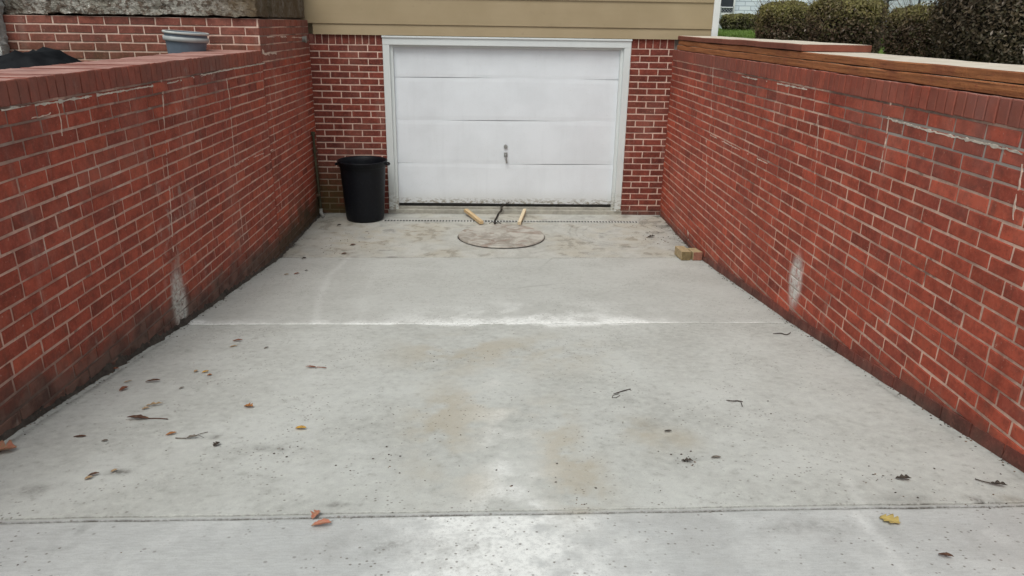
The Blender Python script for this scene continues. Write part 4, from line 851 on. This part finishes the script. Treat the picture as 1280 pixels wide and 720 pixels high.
LV=[(297,427,10,.1,'red','small red-brown leaf near the left end of the white joint line',.4,.3,0,0),
(292,434,8,.5,'tan','pale tan leaf just below the red-brown one near the joint',.4,.2,0,0),
(333,436,6,.9,'grey','tiny grey leaf to the right of the two near the joint',.4,.3,0,0),
(245,465,6,1.4,'tan','dull brown leaf fragment left of a small yellow one',.6,.2,0,0),
(257,466,7,.6,'yellow','small yellow-orange leaf fragment in the upper left group',.6,.25,0,0),
(160,478,8,.7,'tan','slim tan leaf above a dark red one close to left wall',.3,.2,0,0),
(155,488,10,1.0,'red','dark red curled leaf close to the left wall',.5,.4,0,0),
(191,478,15,.05,'dark','long thin brown leaf, upper one of the left column',.3,.3,0,0),
(227,486,6,1.0,'grey','tiny grey-brown leaf right of the long thin brown one',.4,.2,0,0),
(193,508,17,.12,'tan','thin pale brown curled leaf, middle one of the left column',.24,.4,0,1),
(173,525,22,3.2,'dark','dark brown curled leaf with a long stalk pointing right',.32,.3,1,0),
(311,510,11,-.4,'orange','orange-brown ragged leaf alone in the left middle of the slab',.6,.4,0,1),
(376,537,12,-.15,'yellow','golden yellow leaf nearest the middle of the slab',.5,.3,0,0),
(389,460,12,3.05,'red','narrow brown leaf with fine stalk on the left half',.3,.2,1,0),
(143,463,10,.3,'red','reddish leaf tucked against the foot of the left wall',.4,.3,0,0),
(3,566,26,.3,'pink','large red and pink leaf at the far left foot of the wall',.85,.3,0,1),
(100,547,13,0,'dark','flat dark brown leaf left of the two grey fragments',.35,.15,0,0),
(131,552,6,.5,'grey','small grey leaf crumb between flat brown leaf and orange leaf',.7,.15,0,0),
(214,544,11,.45,'orange','small orange-brown leaf beside a grey curled one',.4,.3,0,0),
(240,549,12,.1,'grey','grey curled leaf with a thin stalk right of orange-brown one',.35,.5,1,0),
(271,557,9,1.2,'black','small blackish leaf cluster right of the grey curled leaf',.7,.3,0,1),
(111,599,8,.7,'tan','tan half of a broken leaf above the near joint',.6,.25,0,0),
(117,595,11,.5,'dark','dark half of a broken leaf above the near joint',.4,.3,0,0),
(395,646,14,1.25,'pink','upright salmon-coloured leaf lying across the near joint',.6,.4,0,1),
(402,659,21,.0,'pink','curled salmon leaf just in front of the near joint',.4,.5,0,0),
(1112,652,20,-.9,'mustard','mustard yellow ragged leaf in front of the near joint on right',.95,.12,0,1),
(1182,697,14,-.6,'dark','brown curled leaf nearest the bottom right corner',.4,.4,0,0),
(1129,600,15,-.25,'black','dark crumpled leaf on the lower right of the slab',.5,.3,0,1),
(1248,608,15,-.6,'black','black ragged leaf by the foot of the right wall',.45,.4,1,1),
(895,573,10,-.05,'grey','grey-brown flat leaf on the right centre of the slab',.45,.2,0,0),
(859,578,12,-.35,'black','small black crumpled leaf in centre of the right half',.4,.4,0,1),
(835,540,8,0,'black','thin black leaf scrap above the black crumpled one',.4,.2,0,0),
(182,512,7,.5,'tan','small tan leaf scrap above the dark curled leaf with a stalk',.6,.3,0,1),
(262,470,5,.2,'orange','tiny orange scrap beside the small yellow leaf fragment',.7,.3,0,0),
(143,590,7,.9,'tan','small tan scrap above right of the broken two-tone leaf',.5,.3,0,0),
(380,324,5,0,'black','dark leaf scrap at the left end of the thin far joint',.7,.4,0,0),
(371,343,6,.6,'red','red-brown leaf scrap on far slab near the left wall',.5,.3,0,0),
(358,344,5,0,'tan','tan leaf scrap on far slab near the left wall',.5,.3,0,0),
(383,339,4,0,'black','tiny black scrap right of the red-brown one on far slab',.6,.3,0,0),
(424,282,5,.4,'black','dark scrap in front of the black trash bin',.5,.3,0,0),
(441,307,6,.2,'dark','brown scrap on stained concrete in front of the trash bin',.5,.3,0,0),
(814,297,8,.2,'black','black scrap on the far right of stained apron',.5,.4,0,1),
(430,318,6,.2,'dark','brown scrap just above the thin far joint',.5,.3,0,0)]
for i,(x,y,w,a,m,l,asp,cu,st_,lb) in enumerate(LV): leaf(x,y,w,a,m,l,asp,cu,bool(st_),bool(lb),i)
def twig(label,pl,r,fork=None):
    mb=MB(); pts=smoothp([Vector(atG(*p))+Vector((0,0,.004+.004*(i%2))) for i,p in enumerate(pl)],5); n=len(pts); mb.tube(pts,[r*.72*(.6+.5*math.sin(3.1*i/n)+.3*random.random()) for i in range(n)],6)
    for q in fork or []: mb.tube([Vector(atG(*p))+Vector((0,0,.004)) for p in q],r*.5,5)
    return tag(mb.build('twig',flat_mat('twig_bark',(.055,.042,.035),.4,80)),label,'twig',group='twigs on the driveway')
twig('forked twig with a loop above the middle of the slab',[(788,487),(780,490),(774,491),(767,494)],.0028,[[(774,493),(766,495),(765,498),(770,498),(775,495)],[(786,487),(789,489)]])
twig('broken straight twig on the right half of the slab',[(908,501),(915,503),(922,502),(928,504)],.0030,[[(926,503),(928,509)]])
twig('short black twig beside the right wall below white joint',[(966,418),(975,418),(983,419),(988,417)],.0042)
twig('thin pale twig next to the grey curled leaf',[(243,546),(252,544),(260,541)],.0016,[[(248,545),(255,548)]])
# grit: uncountable crumbs
mb=MB(); R=random.Random(12)
def crumb(x,y,s):
    z=zf(y)+.0005; a=R.random()*6; vs=[(x+s*math.cos(a+k*1.571)*R.uniform(.5,1.2),y+s*math.sin(a+k*1.571)*R.uniform(.4,1),z) for k in range(4)]+[(x+R.uniform(-.3,.3)*s,y,z+s*R.uniform(.3,.7))]
    mb.add(vs,[(0,1,4),(1,2,4),(2,3,4),(3,0,4)],R.choice([0,0,0,1]))
for i in range(1100):
    y=1.3+7.0*R.random()**1.25; x=R.uniform(LX(y)+.03,RX(y)-.03)
    if mn.noise(Vector((x*1.2,y*1.2,4)))+R.uniform(-.3,.3)<.0: continue
    crumb(x,y,R.choice([.0015,.002,.002,.003,.004]))
for px,py,n,sp_ in((858,576,30,.05),(1095,600,35,.10),(500,575,30,.12),(830,520,30,.12),(1210,622,40,.15),(720,632,10,.03),(345,562,20,.07),(560,445,16,.15),(940,510,16,.1),(605,450,10,.06),(800,300,60,.25),(830,285,60,.15),(440,300,50,.3),(860,300,50,.12),(780,265,40,.3),(660,600,15,.1)):
    P=atG(px,py)
    for i in range(n):
        x,y=P[0]+R.gauss(0,sp_),P[1]+R.gauss(0,sp_*.8)
        if LX(y)+.02<x<RX(y)-.02 and y<8.4: crumb(x,y,R.choice([.002,.003,.004,.006]))
for i in range(110):
    P=atG(R.uniform(790,850),R.uniform(268,305)); x,y=P[0],P[1]
    if x<RX(y)-.02 and y<8.42: crumb(x,y,R.choice([.004,.005,.007,.011]))
for i in range(60):
    P=atG(R.uniform(400,470),R.uniform(285,318)); x,y=P[0],P[1]
    if x>LX(y)+.02: crumb(x,y,R.choice([.003,.004,.006,.009]))
for i in range(560):
    y=R.uniform(1.2,8.3); s=R.choice([-1,1]); x=(LX(y)+.01+abs(R.gauss(0,.025))) if s<0 else (RX(y)-.012-abs(R.gauss(0,.02))); crumb(x,y,R.uniform(.003,.009))
tag(mb.build('grit',[flat_mat('dark_grit',(.07,.055,.045),.4,90),flat_mat('brown_grit',(.16,.11,.075),.4,90)]),'dark grit and crumbs scattered over the concrete','grit',kind='stuff')
# ------------------------------------------------------------------ light, sky, camera
W=bpy.data.worlds.new('World'); S.world=W; W.use_nodes=True; nt=W.node_tree; bg=nt.nodes['Background']
sky=nt.nodes.new('ShaderNodeTexSky'); sky.sky_type='NISHITA'; sky.sun_disc=False; EL,AZ=58,200
sky.sun_elevation=math.radians(EL); sky.sun_rotation=math.radians(AZ); sky.dust_density=4; sky.ozone_density=1; sky.air_density=1
hsv=nt.nodes.new('ShaderNodeHueSaturation'); hsv.inputs['Saturation'].default_value=.30; nt.links.new(sky.outputs[0],hsv.inputs['Color'])
mx=nt.nodes.new('ShaderNodeMix'); mx.data_type='RGBA'; mx.blend_type='MULTIPLY'; mx.inputs[0].default_value=1; mx.inputs[7].default_value=(.97,1.02,.985,1); nt.links.new(hsv.outputs[0],mx.inputs[6]); nt.links.new(mx.outputs[2],bg.inputs[0]); bg.inputs[1].default_value=.142
sl=bpy.data.lights.new('sun','SUN'); sl.energy=1.2; sl.angle=math.radians(35); sl.color=(1,.97,.93); so=bpy.data.objects.new('sun',sl); COL.objects.link(so)
d=Vector((math.sin(math.radians(AZ))*math.cos(math.radians(EL)),math.cos(math.radians(AZ))*math.cos(math.radians(EL)),math.sin(math.radians(EL))))
so.rotation_euler=d.to_track_quat('Z','Y').to_euler(); so.location=(0,0,10)
cd=bpy.data.cameras.new('camera'); cam=bpy.data.objects.new('camera',cd); COL.objects.link(cam)
cd.sensor_width=36; cd.lens=36*f_/1280; cd.clip_end=1000; cd.clip_start=.05
cam.matrix_world=Matrix(((rr[0],uu[0],-fw[0],CAM[0]),(rr[1],uu[1],-fw[1],CAM[1]),(rr[2],uu[2],-fw[2],CAM[2]),(0,0,0,1)))
S.camera=cam
S.view_settings.view_transform='Standard'; S.view_settings.look='None'; S.view_settings.gamma=1; S.view_settings.exposure=0.0
S.render.engine='CYCLES'
